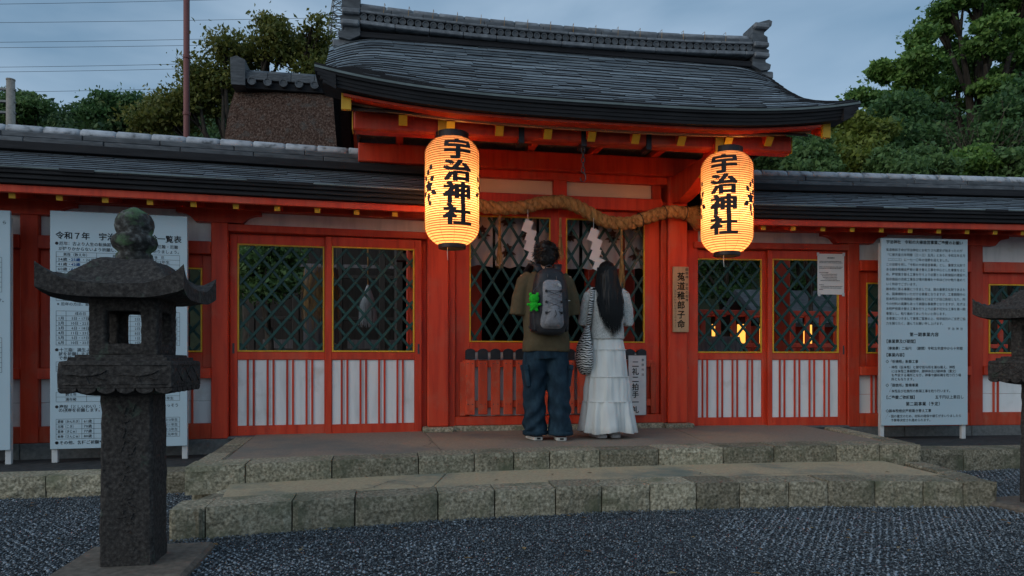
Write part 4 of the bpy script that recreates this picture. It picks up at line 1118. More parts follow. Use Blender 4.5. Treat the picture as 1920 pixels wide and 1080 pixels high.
sl_ = sign('large notice board of year tables behind the left stone lantern', (-2.745, 6.42, 0), R(4), 0, W, .265, 2.23, .15, [(np.c_[v[:, 0], v[:, 1] + (.11 if False else .02)], f, k) for v, f, k in out])
out = []
for st_, z_ in (('ら', 2.10), ('す。', 1.47)): R1(st_, 1.02, z_, .033, .010, anchor='r')
rules(.06, .985, [1.83 - .0402 * i for i in range(8)], (.06, .985)); rules(.06, .985, [1.18 - .0402 * i for i in range(8)], (.06, .985))
sign('notice board cut off by the left edge of the photo', (-4.065, 6.31, 0), R(4), 0, 1.045, .27, 2.21, .15, out)

# ------------------------------------------------------------------ stone lanterns
def stone_lantern(label, x, y, rzz, seed):
    t = thing('stone_lantern', label, 'stone lantern', (x, y, 0), rzz, 'stone lanterns before the gate')
    def blk(name, rings_hw, mt, n=10, nzz=.004, cut=.0, parent=t, wob=1.0):
        """square-section solid from (half width, z) pairs with worn faces and clipped corners"""
        rings = []
        for hw, z in rings_hw:
            r = []; c = max(cut * hw, .004)
            side = [-hw + c] + [-hw + c + (2 * hw - 2 * c) * i / n for i in range(1, n)] + [hw - c]
            P = [(s, -hw) for s in side] + [(hw, s) for s in side] + [(-s, hw) for s in side] + [(-hw, -s) for s in side]
            for (a, b) in P:
                k = mnoise.noise(Vector((a * 14 + seed, b * 14, z * 14))) * nzz * 1.6 + mnoise.noise(Vector((a * 45, b * 45, z * 45 + seed))) * nzz
                l = math.hypot(a, b) or 1; r.append((a + a / l * k, b + b / l * k, z + (mnoise.noise(Vector((a * 9, b * 9, seed + z))) * nzz * wob)))
            rings.append(r)
        m = MB().loft(rings); me = m.mesh(name, mt, True); sharp(me, 38); return link(name, me, parent)
    ob('base_slab', MB().box(-.30, .30, -.30, .30, -.03, .045, .02), SLAB, t)
    zz = [.04 + (.86 - .04) * i / 16 for i in range(17)]
    blk('shaft', [(.116 - .005 * i / 16, q) for i, q in enumerate(zz)], LANT, 10, .004, .10)
    # faint carved inscription on the front of the shaft
    mi = MB()
    for k in range(46):
        a = rng.uniform(-.035, .035); q = .12 + .68 * (k // 2) / 23 + rng.uniform(-.008, .008); L = rng.uniform(.012, .04); an = rng.choice((0, .35, 1.2, -.5))
        mi.bar((a - L / 2 * math.cos(an), -.1155, q - L / 2 * math.sin(an)), (a + L / 2 * math.cos(an), -.1155, q + L / 2 * math.sin(an)), .006, .005, (0, 0, 1) if abs(an) < 1 else (1, 0, 0), .001)
    ob('inscription', mi, LANT, t)['kind'] = 'stuff'
    # platform on a curved, petalled underside
    blk('platform_underside', [(.125, .835), (.15, .838), (.175, .846), (.205, .862), (.225, .878)], LANT, 14, .004, .06)
    pl = blk('platform', [(.222, .872), (.240, .876), (.240, .935), (.240, .985), (.236, .994), (.212, .998), (.210, 1.012), (.19, 1.014), (.188, 1.024)], LANT, 14, .003, .03)
    m = MB()
    for s in range(4):
        A = Matrix.Rotation(s * math.pi / 2, 4, 'Z')
        for i in range(6):                                # petals along the lower edge
            cx = -.20 + .08 * i; pts = [(cx - .038, .874), (cx - .034, .862), (cx - .018, .853), (cx, .850), (cx + .018, .853), (cx + .034, .862), (cx + .038, .874)]
            b = MB().prism(pts, -.238, -.21, 'y'); m.add([A @ Vector(v) for v in b.v], b.f)
    ob('petal_edge', m, LANT, pl)
    for s in range(4):
        A = Matrix.Rotation(s * math.pi / 2, 4, 'Z'); m = MB()
        if s % 2 == 0:
            for cx in (-.115, .10):                       # carved sprays of leaves
                for (dx, dz, L, an, w) in ((0, 0, .06, .1, .016), (.03, .004, .055, .25, .013), (-.03, 0, .05, -.1, .013), (.06, .012, .05, .5, .007), (-.065, .002, .05, .05, .006), (.055, -.014, .05, -.3, .006), (.0, -.022, .04, -1.1, .005)):
                    b = MB().ell((0, 0, 0), (L / 2, .006, w / 2), 8, 5); M2 = A @ Matrix.Translation((cx + dx, -.241, .932 + dz)) @ Matrix.Rotation(-an, 4, 'Y')
                    m.add([M2 @ Vector(v) for v in b.v], b.f)
        else:
            for cx in (-.14, -.0, .14):
                for sg in (-1, 1):
                    b = MB().bar((cx - .06, -.241, .932 - sg * .035), (cx + .06, -.241, .932 + sg * .035), .006, .006)
                    m.add([A @ Vector(v) for v in b.v], b.f)
        for z in (.892, .978):
            b = MB().bar((-.215, -.241, z), (.215, -.241, z), .005, .004); m.add([A @ Vector(v) for v in b.v], b.f)
        ob('carving', m, LANT, pl, True)
    # fire box with openings through all four sides
    fb = link('fire_box', None, t) if False else None
    m = MB(); H0, H1, hw, ow = 1.022, 1.29, .148, .073
    def frame(A):
        o0, o1 = 1.075, 1.225
        for (a, b, c_, d) in ((-hw, -ow, H0, H1), (ow, hw, H0, H1), (-ow, ow, H0, o0), (-ow, ow, o1, H1)):
            q = MB().box(a, b, -hw, -hw + .05, c_, d, .005); m.add([A @ Vector(v) for v in q.v], q.f)
    m.box(-.147, .147, -.147, .147, H0, H0 + .012, .003); m.box(-.147, .147, -.147, .147, H1 - .012, H1, .003)
    for s in range(4): frame(Matrix.Rotation(s * math.pi / 2, 4, 'Z'))
    fm = fuse(m, .006, LANT, 2, lambda c: .0022 * mnoise.noise(c * 40) + .0018 * mnoise.noise(c * 90))
    link('fire_box', fm, t)
    # roof: sweeping, with upturned corners
    def rp(a, b, top):                                    # a, b in -1..1 over the square
        r = max(abs(a), abs(b)); cor = (abs(a) * abs(b)) / max(r * r, 1e-6) if r > 0 else 0
        e = .288 * (1 + .05 * (cor ** 3) * r ** 3)
        x_, y_ = a * e, b * e
        up = .070 * (cor ** 4) * r ** 4
        q = max(0, min(1, (.88 - r) / .56)); q = q * q * (3 - 2 * q)
        if top: z = 1.343 + .132 * q + up * 1.2 - .006 * (1 - cor)
        else: z = 1.288 + up * .55 - .01 * r
        k = mnoise.noise(Vector((x_ * 16, y_ * 16, seed))) * .004
        return (x_, y_, z + k)
    n = 26; vs = []; fs = []
    G = [-1 + 2 * i / n for i in range(n + 1)]
    for top in (1, 0):
        for a in G:
            for b in G: vs.append(rp(a, b, top))
    W_ = n + 1; off = W_ * W_
    for i in range(n):
        for j in range(n):
            q = (i * W_ + j, (i + 1) * W_ + j, (i + 1) * W_ + j + 1, i * W_ + j + 1); fs.append(q); fs.append(tuple(k + off for k in q[::-1]))
    for i in range(n):
        for (p, q) in ((i * W_, (i + 1) * W_), ((i + 1) * W_ + n, i * W_ + n), (i + 1, i), (n * W_ + i, n * W_ + i + 1)): fs.append((q, p, p + off, q + off))
    me = MB().add(vs, fs).mesh('roof', LANT, True); sharp(me, 45); link('roof', me, t)
    # jewel finial on its stand
    fin = [(.10, 1.468), (.102, 1.485), (.098, 1.508), (.088, 1.515), (.09, 1.52), (.118, 1.54), (.128, 1.562), (.122, 1.588), (.098, 1.604), (.094, 1.607), (.102, 1.622), (.108, 1.645), (.104, 1.672), (.09, 1.695), (.066, 1.712), (.04, 1.722), (.026, 1.73), (.012, 1.735)]
    rings = []
    for r, z in fin:
        ring = []
        for k in range(26):
            a = 2 * math.pi * k / 26; q = r * .80 * (1 + .05 * mnoise.noise(Vector((math.cos(a) * 2 + seed, math.sin(a) * 2, z * 12))))
            ring.append((q * math.cos(a), q * math.sin(a), z - .004))
        rings.append(ring)
    ob('finial', MB().loft(rings), LANTM, t, True)
    return t
stone_lantern('mossy dark stone lantern standing in the gravel at the left', -1.20, 3.665, 0, 2.3)
stone_lantern('stone lantern cut off by the right edge of the photo', 4.315, 4.04, R(6), 7.9)

# ------------------------------------------------------------------ the two visitors
SKIN = mat('skin', [(.42, .25, .17), (.50, .31, .22)], .55, 12, 3)
HAIR = mat('black hair', [(.003, .0028, .003), (.007, .006, .006)], .5, 60, 4, (1, 1, .1), .002, .6, .3)
HAIRB = mat('dark brown hair', [(.006, .005, .0045), (.018, .014, .011)], .5, 50, 4, (1, 1, .3), .002, .6, .4)
TEE = mat('olive brown cotton', [(.085, .066, .038), (.105, .083, .048)], .9, 30, 5, (1, 1, 1), .001, .5, .15)
DENIM = mat('dark denim', [(.007, .017, .029), (.012, .030, .048), (.024, .052, .075)], .85, 16, 7, (1, 1, .5), .0015, .6, .2, over=((.03, .062, .085), 5, .55, .8))
STITCH = mat('denim seam thread', [(.05, .09, .12), (.07, .11, .13)], .8, 20)
PACKB = mat('black pack fabric', [(.007, .008, .011), (.014, .015, .02)], .6, 60, 4, (1, 1, 1), .0008, .5)
PACKG = mat('grey pack fabric', [(.17, .17, .185), (.25, .25, .27)], .7, 70, 4, (1, 1, 1), .0008, .5)
CORDB = mat('black cord', [(.006, .006, .008), (.01, .01, .012)], .6, 50)
PLUSH = mat('bright green plush', [(.015, .30, .02), (.03, .50, .035)], .95, 60, 5, (1, 1, 1), .004, .8, .1)
SHOEW = mat('white shoe rubber', [(.52, .51, .47), (.62, .61, .57)], .6, 30)
SHOEM = mat('maroon canvas', [(.045, .012, .016), (.06, .018, .022)], .8, 40)
SHOEG = mat('pale grey trainer leather', [(.40, .39, .39), (.52, .51, .51)], .55, 20)
KNIT = mat('pale openwork knit', [(.36, .37, .36), (.52, .53, .51), (.62, .63, .61)], .95, 85, 3, (1, 1, 1), .006, 1.0, .1)
SKIRT = mat('white cotton voile', [(.62, .63, .61), (.72, .73, .70)], .85, 9, 5, (1, 1, .3), .001, .5, .2)
m_, nt_, b_ = new('zebra print fabric')
t_ = N(nt_, 'TexCoord'); w_ = N(nt_, 'TexWave', Scale=15, Distortion=7.5, Detail=2.2); w_.inputs['Detail Scale'].default_value = 1.1; w_.bands_direction = 'Z'
r_ = N(nt_, 'ValToRGB'); r_.color_ramp.elements[0].position = .46; r_.color_ramp.elements[1].position = .54; r_.color_ramp.elements[0].color = (.012, .012, .013, 1); r_.color_ramp.elements[1].color = (.62, .62, .60, 1)
nt_.links.new(t_.outputs['Object'], w_.inputs['Vector']); nt_.links.new(w_.outputs['Fac'], r_.inputs['Fac']); nt_.links.new(r_.outputs['Color'], b_.inputs['Base Color']); b_.inputs['Roughness'].default_value = .8
ZEBRA = m_

def ring(c, rx, ry, n=20, tilt=0, p=2.0, wob=None):
    r = []
    for k in range(n):
        a = 2 * math.pi * k / n; ca, sa = math.cos(a), math.sin(a)
        x = rx * abs(ca) ** (2 / p) * (1 if ca >= 0 else -1); y = ry * abs(sa) ** (2 / p) * (1 if sa >= 0 else -1)
        q = 1 + (wob(a) if wob else 0)
        r.append((c[0] + x * q, c[1] + y * q, c[2] + tilt * y))
    return r
def hand(mb, wrist, tip, palm_n, sd):
    """palm and five fingers from wrist towards tip; palm_n = normal of the palm; sd = side the thumb leaves"""
    w, t = Vector(wrist), Vector(tip); d = (t - w).normalized(); nrm = Vector(palm_n); nrm = (nrm - d * nrm.dot(d)).normalized(); s = d.cross(nrm) * sd
    L = .175
    mb.loft([[w + d * (u * .09) + s * (hw * math.cos(a)) + nrm * (.014 * math.sin(a)) for a in [2 * math.pi * k / 12 for k in range(12)]] for u, hw in ((-.1, .026), (.3, .034), (.75, .040), (1.0, .038))])
    for i, (off, ln) in enumerate(((.030, .068), (.010, .078), (-.011, .073), (-.030, .058))):
        b = w + d * .082 + s * off
        mb.tube([b, b + d * ln * .5 + nrm * .004, b + d * ln * .85 + nrm * .010, b + d * ln + nrm * .015], [.0092, .0086, .0078, .0055], 8)
    b = w + d * .022 + s * .030
    mb.tube([b, b + d * .03 + s * .022, b + d * .06 + s * .026 + nrm * .008], [.012, .0105, .0075], 8)

def body_mesh(H, hw_sh, arms, legs, face):
    """H = standing height; one continuous skin"""
    k = H / 1.70; m = MB()
    m.loft([ring((0, .0, z * k), a * k, b * k) for z, a, b in ((.80, .12, .09), (.90, .155, .105), (1.0, .145, .10), (1.10, .130, .092), (1.22, .145, .105), (1.32, .158, .108), (1.40, hw_sh * .92, .085), (1.445, .095, .065), (1.47, .058, .055))])
    m.tube([(0, -.005, 1.43 * k), (0, .005, 1.50 * k), (0, .016, 1.56 * k)], [.058 * k, .052 * k, .055 * k], 14)
    hc = Vector((0, .018, 1.595 * k))
    m.ell(hc, (.074 * k, .092 * k, .108 * k), 20, 14); m.ell(hc + Vector((0, .028, -.045)) * k, (.056 * k, .062 * k, .062 * k), 16, 10)
    m.ell(hc + Vector((0, .098, -.022)) * k, (.012 * k, .018 * k, .022 * k), 10, 8)                # nose
    m.ell(hc + Vector((0, .086, -.062)) * k, (.022 * k, .010 * k, .009 * k), 10, 6)                # mouth
    for s in (-1, 1):
        m.ell(hc + Vector((s * .076, .004, -.012)) * k, (.010 * k, .018 * k, .030 * k), 10, 8)     # ear
        sh, el, wr, tip, pn, sd = arms[s]
        sh, el, wr = Vector(sh), Vector(el), Vector(wr)
        m.tube([sh - (el - sh) * .1, sh + (el - sh) * .3, sh + (el - sh) * .7, el, el + (wr - el) * .3, el + (wr - el) * .7, wr], [.052, .050, .043, .038, .040, .033, .025], 14)
        hand(m, wr, tip, pn, sd)
        hp, kn, an = [Vector(q) for q in legs[s]]
        m.tube([hp + Vector((0, 0, .04)), hp, hp + (kn - hp) * .5, kn, kn + (an - kn) * .3, kn + (an - kn) * .7, an, an - Vector((0, 0, .04))], [.07, .085, .074, .056, .058, .045, .036, .036], 14)
        m.loft([ring((an.x, an.y - .06 + .2 * u, .035), w_, h_, 12) for u, w_, h_ in ()]) if False else None
        f0 = Vector((an.x, an.y, .035)); m.ell(f0 + Vector((0, .06, 0)), (.038, .115, .030), 14, 8)
    return fuse(m, .0075, SKIN, 5)
def eyes(root, H):
    k = H / 1.70
    for s in (-1, 1): ob('eye', MB().ell((s * .030 * k, .1005 * k, 1.602 * k), (.011, .007, .008), 10, 8), SHOEW, root, True)

P0 = .309
# --- the man
man = thing('person', 'person in olive T-shirt and dark jeans wearing a backpack, facing the gate', 'person', (1.345, 6.04, P0), R(2))
armsM = {-1: ((-.18, 0, 1.39), (-.225, .03, 1.12), (-.10, .23, 1.19), (-.02, .28, 1.34), (1, 0, .1), -1), 1: ((.18, 0, 1.39), (.225, .02, 1.11), (.08, .22, 1.18), (.0, .28, 1.33), (-1, 0, .1), 1)}
legsM = {-1: ((-.09, 0, .86), (-.095, .03, .48), (-.085, .03, .085)), 1: ((.09, 0, .86), (.095, -.02, .48), (.115, -.04, .085))}
link('body', body_mesh(1.70, .19, armsM, legsM, 1), man); eyes(man, 1.70)
m = MB()
m.loft([ring((0, -.005, z), a, b, 28, 0, 2.5) for z, a, b in ((.765, .203, .142), (.85, .202, .145), (1.0, .198, .143), (1.15, .196, .142), (1.28, .197, .138), (1.37, .195, .120), (1.42, .168, .098), (1.455, .12, .078), (1.475, .082, .068))])
for s in (-1, 1):
    m.tube([(s * .13, 0, 1.415), (s * .185, .0, 1.36), (s * .222, .008, 1.23), (s * .238, .018, 1.08)], [.066, .074, .077, .082], 16)
tee = fuse(m, .009, TEE, 4, lambda c: .007 * math.sin(c.z * 26 + 5 * mnoise.noise(c * 4)) * max(0, min(1, (1.2 - c.z) / .3 + .25)) * (.4 + abs(mnoise.noise(c * 5))) + .006 * mnoise.noise(c * 9))
link('tee_shirt', tee, man)
ob('necklace', MB().tube([(.062 * math.cos(a), .004 + .060 * math.sin(a), 1.482 + .010 * math.sin(a)) for a in [2 * math.pi * i / 24 for i in range(25)]], .0035, 6, False), BOARD, man, True)
m = MB()
m.loft([ring((0, -.002, z), a, b, 26, 0, 2.3) for z, a, b in ((.70, .175, .13), (.78, .186, .138), (.88, .186, .138), (.96, .17, .125))])
for s, hx, kx, ax, hy, ky, ay in ((-1, -.092, -.102, -.088, 0, .03, .03), (1, .092, .105, .118, 0, -.025, -.045)):
    zz = (.86, .76, .66, .55, .45, .34, .22, .12, .05)
    pts = []
    for q in zz:
        t = (.86 - q) / .81; x = hx + (kx - hx) * min(1, t / .47) + (ax - kx) * max(0, (t - .47) / .53); y = hy + (ky - hy) * min(1, t / .47) + (ay - ky) * max(0, (t - .47) / .53)
        pts.append((x, y, q))
    m.loft([ring(p, r * .95, r * 1.1, 22) for p, r in zip(pts, (.095, .105, .108, .106, .103, .100, .100, .102, .104))][::-1])
def jfold(c):
    low = max(0, min(1, (.55 - c.z) / .45)); kn = math.exp(-((c.z - .50) / .12) ** 2)
    return (.012 * low + .009 * kn + .004) * math.sin(c.z * (34 + 10 * low) + 4.5 * mnoise.noise(c * 3.5) + 3 * math.atan2(c.y, c.x * (1 if c.x > 0 else -1) - .1)) * (.35 + abs(mnoise.noise(c * 6 + Vector((3, 1, 0))))) + .006 * mnoise.noise(c * 10)
jn = link('jeans', fuse(m, .009, DENIM, 3, jfold), man)
for s, (x, y) in ((-1, (-.180, -.01)), (1, (.186, -.03))):    # cargo pockets
    pk = MB().box(-.016, .022, -.075, .075, -.10, .085, .012).box(-.02, .026, -.08, .08, .04, .092, .010)
    M2 = Matrix.Translation((x, y, .56)) @ Matrix.Rotation(R(8 * s), 4, 'Y') @ (Matrix.Rotation(math.pi, 4, 'Z') if s < 0 else Matrix.Identity(4))
    ob('cargo_pocket', MB().add([M2 @ Vector(v) for v in pk.v], pk.f), DENIM, jn, False)
for (x, y) in ((-.088, .03), (.118, -.045)): ob('hem', MB().loft([ring((x, y, z), .1035 + d, .1185 + d, 24) for z, d in ((.045, .0), (.047, .006), (.075, .006), (.078, 0))], False), DENIM, jn, True)
def sneaker(root, x, y, rzz, up, sole, back=True, hi=.085):
    def fp(u): return .037 + .012 * math.sin(math.pi * min(1, u * .9 + .12)) - (.018 * max(0, u - .8) / .2)
    s = link('shoe', None, root) if False else None
    def rg(z, g, lo=0): return [((fp(u) + g) * sgn, -.075 + .265 * u) for u, sgn in [(0, -1), (0, 1)]]
    def outline(g):
        pts = []
        for i in range(13): u = i / 12; pts.append(((fp(u) + g) * (1 if 0 < i < 12 else .75), -.082 - g * .5 + (.272 + g) * u))
        return pts + [(-a, b) for a, b in pts[::-1]]
    so = MB().loft([[(a, b, z) for a, b in outline(g)] for z, g in ((0, -.003), (.003, .002), (.026, .002), (.029, -.002))])
    uo = ob('shoe', so, sole, root, False, (x, y, 0), (0, 0, rzz))
    U = MB().loft([[(a * f, -.078 + (b + .078) * g2, z) for a, b in outline(-.003)] for z, f, g2 in ((.026, 1, 1), (.045, .98, .985), (.062, .86, .90), (.078, .70, .62), (hi, .66, .46), (hi + .006, .5, .40))])
    ob('upper', U, up, uo, True)
    if back: ob('heel_patch', MB().box(-.016, .016, -.0865, -.083, .008, .024, .001), CORDB, uo)
sneaker(man, -.085, .03, R(6), SHOEM, SHOEW); sneaker(man, .118, -.05, R(-8), SHOEM, SHOEW)
# short tousled hair
m = MB(); m.ell((0, .004, 1.612), (.093, .106, .108), 22, 16); m.ell((0, -.045, 1.565), (.075, .058, .075), 16, 10)
for k in range(26):
    a = rng.uniform(0, 6.28); b = rng.uniform(.1, 1.35); p = Vector((.086 * math.cos(a) * math.cos(b), .004 + .10 * math.sin(a) * math.cos(b), 1.615 + .10 * math.sin(b)))
    m.ell(p, (.026, .026, .020), 8, 6)
hm = fuse(m, .007, HAIRB, 2, lambda c: .007 * mnoise.noise(c * 22) + .004 * mnoise.noise(c * 60))
hr = link('hair', hm, man)
m = MB()
for k in range(1700):
    a = rng.uniform(0, 6.28); b = rng.uniform(-.5, 1.5); n0 = Vector((math.cos(a) * math.cos(b), math.sin(a) * math.cos(b), math.sin(b)))
    p = Vector((n0.x * .094, .0 + n0.y * .108, 1.606 + n0.z * .108)); 
    if n0.y > .55 and n0.z < .2: continue
    d = (n0 * .4 + Vector((rng.uniform(-.6, .6), rng.uniform(-.6, .6), -.55 + rng.uniform(-.3, .4)))).normalized() * rng.uniform(.018, .055)
    s = d.cross(n0).normalized() * .0016
    m.add([p - s, p + s, p + d * .6 + s * .7 + n0 * .004, p + d], [(0, 1, 2, 3)])
ob('loose_locks', m, HAIRB, hr)
# backpack
bp = thing('backpack', 'grey and black backpack with bungee cords, worn by the person in the olive T-shirt', 'backpack', (1.335, 5.865, P0 + .90), R(2))
bpk = MB(); prof = ((.0, .085, .055), (.02, .125, .085), (.10, .150, .105), (.22, .155, .115), (.34, .150, .110), (.44, .140, .095), (.51, .118, .075), (.55, .085, .05), (.562, .045, .03))
bpk.loft([ring((0, -.02, z), a, b, 32, 0, 3.0) for z, a, b in prof])
link('main_bag', fuse(bpk, .008, PACKB, 4, lambda c: .004 * mnoise.noise(c * 12) + .003 * math.sin(c.z * 60 + c.x * 20) * abs(mnoise.noise(c * 7))), bp)
def panel(pts, y0, dz, mt, name, parent):
    """rounded raised panel on the back of the pack; pts = outline (x, z)"""
    n = len(pts); c = Vector((sum(p[0] for p in pts) / n, sum(p[1] for p in pts) / n)); V = []
    for g, d in ((1.0, 0), (1.0, -.012), (.93, -.022), (.6, -.03), (.0, -.032)):
        V.append([(c.x + (x - c.x) * g, y0(c.x + (x - c.x) * g, c.y + (z - c.y) * g) + d, c.y + (z - c.y) * g) for x, z in pts])
    mm = MB().loft([r[::-1] for r in V], False).mesh(name, mt, True); return link(name, mm, parent)
def yb(x, z):
    zs = [p[0] for p in prof]; b = np.interp(z, zs, [p[2] for p in prof]); a = np.interp(z, zs, [p[1] for p in prof]); u = min(.98, abs(x) / a)
    return -.02 - b * (1 - u ** 3) ** (1 / 3) + .008
def rr(x0, x1, x2, x3, z0, z1, r=.03, n=5):
    """rounded outline: x0..x1 at the top, x2..x3 at the bottom"""
    P = []
    for (cx, cz, a0) in ((x1 - r, z1 - r, 0), (x0 + r, z1 - r, 90), (x2 + r, z0 + r, 180), (x3 - r, z0 + r, 270)):
        for i in range(n + 1): a = R(a0 + 90 * i / n); P.append((cx + r * math.cos(a), cz + r * math.sin(a)))
    return P
gp = panel(rr(-.085, .075, -.105, .095, .05, .455, .045), yb, 0, PACKG, 'front_panel', bp)
panel(rr(-.045, .045, -.075, .065, .065, .26, .04), lambda x, z: yb(x, z) - .024, 0, PACKG, 'pocket', bp)
m = MB(); zc = [.36, .315, .27, .225, .18]
for s in (-1, 1):
    path = []
    for i, z in enumerate(zc): xx = .062 * s * (1 if i % 2 == 0 else -1); path.append((xx, yb(xx, z) - .052, z))
    m.tube(path, .0028, 6)
m.tube([(-.062, yb(-.06, .36) - .05, .36), (.062, yb(.06, .36) - .05, .36)], .0028, 6); m.tube([(0, yb(0, .2) - .066, .20), (.012, yb(0, .17) - .068, .165), (-.004, yb(0, .14) - .066, .14)], .0028, 6)
ob('bungee_cord', m, CORDB, bp, True)
m = MB()
for s in (-1, 1):
    for z in (.36, .27, .18): m.box(s * .066 - .006, s * .066 + .006, yb(.066, z) - .05, yb(.066, z) - .02, z - .010, z + .010, .002)
ob('cord_loop', m, CORDB, bp)
for s in (-1, 1):
    q = [Vector((s * .075, .0 + .02, .54)), Vector((s * .095, .06, .60)), Vector((s * .115, .15, .615)), Vector((s * .13, .26, .57)), Vector((s * .14, .31, .45)), Vector((s * .15, .30, .28)), Vector((s * .165, .20, .12)), Vector((s * .14, .05, .06))]
    mm = MB(); rings = []
    for i, p in enumerate(q):
        t = (q[min(i + 1, 7)] - q[max(i - 1, 0)]).normalized(); sd = Vector((1, 0, 0)) - t * t.x; sd.normalize(); nn = t.cross(sd); w = .032 if i < 6 else .014
        rings.append([p + sd * w + nn * .008, p - sd * w + nn * .008, p - sd * w - nn * .008, p + sd * w - nn * .008])
    ob('shoulder_strap', mm.loft(rings), PACKB, bp, True)
    ob('side_pocket', MB().loft([ring((s * .135, .0, z), a, .07, 14) for z, a in ((.03, .012), (.05, .03), (.16, .032), (.20, .028))]), PACKB, bp, True)
    m = MB().bar((s * .115, yb(.1, .30) - .012, .30), (s * .158, -.02, .29), .02, .004); ob('compression_strap', m, CORDB, bp)
ob('strap_label', MB().box(.135, .16, -.085, -.08, .285, .292, .001), SHOEW, bp)
ob('grab_loop', MB().tube([(-.035, .01, .545), (-.03, .0, .58), (0, -.005, .592), (.03, 0, .58), (.035, .01, .545)], .007, 8), CORDB, bp, True)
ob('zip_pull', MB().box(-.045, -.033, -.115, -.105, .475, .505, .002).box(.03, .038, -.115, -.105, .46, .49, .002), METAL, bp)
out = []
for i, s in enumerate(('THE', 'NORTH', 'FACE')): row(out, s, .022, .408 - .0105 * i, .0115, .02, sx=1.0)
n = 10
for r0, r1 in ((.012, .016), (.019, .023), (.026, .030)):
    P = [(.056 + r0 * math.cos(a), .400 - .012 + r0 * math.sin(a)) for a in [math.pi / 2 * i / n for i in range(n + 1)]] + [(.056 + r1 * math.cos(a), .400 - .012 + r1 * math.sin(a)) for a in [math.pi / 2 * (n - i) / n for i in range(n + 1)]]
    out.append((np.array(P), [(i, i + 1, 2 * n - i, 2 * n + 1 - i) for i in range(n)], 0))
out = [(np.c_[v[:, 0] * 1.0 - .02, v[:, 1] + .008], f, k) for v, f, k in out]
lettering('logo', out, [SHOEW], bp, lambda x, z: (x, yb(x, z) - .0335, z))
# little green plush on the pack
pc = thing('plush_charm', 'bright green plush charm clipped to the left of the backpack', 'charm', (1.178, 5.735, P0 + 1.148), R(-12))
m = MB(); m.ell((0, 0, .045), (.042, .034, .040), 14, 10); m.ell((0, 0, -.012), (.036, .030, .036), 14, 10)
for s in (-1, 1):
    m.ell((s * .028, 0, .082), (.014, .012, .020), 8, 6); m.ell((s * .045, -.004, .0), (.018, .014, .013), 8, 6); m.ell((s * .022, -.008, -.045), (.015, .016, .015), 8, 6)
link('plush', fuse(m, .005, PLUSH, 2, lambda c: .003 * mnoise.noise(c * 110)), pc)
m = MB().tube([(0, 0, .088), (-.006, .008, .11), (.006, .014, .13), (.03, .02, .155), (.04, .022, .18), (.05, .02, .20)], .003, 6); ob('ring_chain', m, METAL, pc, True)

# --- the woman
wom = thing('person', 'person with long black hair in a pale knit top and long white tiered skirt', 'person', (1.925, 6.13, P0), R(-1))
armsW = {-1: ((-.15, 0, 1.275), (-.19, .03, 1.04), (-.06, .2, 1.08), (-.01, .25, 1.22), (1, 0, .1), -1), 1: ((.15, 0, 1.275), (.19, .03, 1.03), (.06, .2, 1.07), (.0, .25, 1.21), (-1, 0, .1), 1)}
legsW = {-1: ((-.08, 0, .80), (-.08, .02, .44), (-.065, .01, .08)), 1: ((.08, 0, .80), (.08, .02, .44), (.065, .02, .08))}
link('body', body_mesh(1.565, .145, armsW, legsW, 1), wom); eyes(wom, 1.565)
# tiered skirt
nn_ = 96; rings = []
tiers = [(.93, .128, .100, 0), (.88, .142, .112, .004), (.80, .156, .124, .006), (.785, .158, .126, .004), (.78, .161, .128, .007), (.66, .170, .138, .009), (.555, .182, .147, .008), (.545, .184, .149, .004), (.54, .186, .151, .009), (.44, .197, .161, .017), (.335, .208, .170, .010), (.325, .210, .172, .005), (.32, .213, .175, .012), (.22, .225, .186, .022), (.12, .237, .198, .030), (.055, .245, .205, .034), (.052, .242, .202, .033)]
for z, a, b, w in tiers:
    r = []
    for k in range(nn_):
        an = 2 * math.pi * k / nn_; fo = w * (math.sin(an * 11 + 2.0 * math.sin(an * 3 + 1) + z * 1.2) * .7 + .4 * math.sin(an * 23 + 6 * mnoise.noise(Vector((math.cos(an) * 2, math.sin(an) * 2, z * 3)))))
        r.append(((a + fo) * math.cos(an), .0 + (b + fo) * math.sin(an), z + (.012 * math.sin(an * 4 + 1) if z < .07 else 0)))
    rings.append(r)
sk = ob('skirt', MB().loft(rings[::-1], False), SKIRT, wom, True)
for zt in (.7825, .5425, .3225):
    i = min(range(len(tiers)), key=lambda q: abs(tiers[q][0] - zt)); a, b = tiers[i][1], tiers[i][2]
    ob('seam_ruffle', MB().tube([((a + .008 + .004 * math.sin(q * 60)) * math.cos(q), (b + .008 + .004 * math.sin(q * 60)) * math.sin(q), zt + .003 * math.sin(q * 47)) for q in [2 * math.pi * i2 / 160 for i2 in range(161)]], .003, 6, False), SKIRT, sk, True)
# knit top
m = MB()
m.loft([ring((0, -.004, z), a, b, 26, 0, 2.3) for z, a, b in ((.875, .150, .122), (.92, .150, .120), (1.0, .146, .116), (1.10, .148, .116), (1.20, .156, .114), (1.27, .158, .100), (1.315, .115, .076), (1.335, .070, .060))])
for s in (-1, 1): m.tube([(s * .11, 0, 1.30), (s * .155, .0, 1.26), (s * .19, .02, 1.14), (s * .205, .03, 1.03), (s * .16, .10, 1.045), (s * .085, .185, 1.07)], [.055, .062, .058, .056, .05, .042], 14)
link('knit_top', fuse(m, .008, KNIT, 4, lambda c: .005 * mnoise.noise(c * 10) + .003 * mnoise.noise(c * 38)), wom)
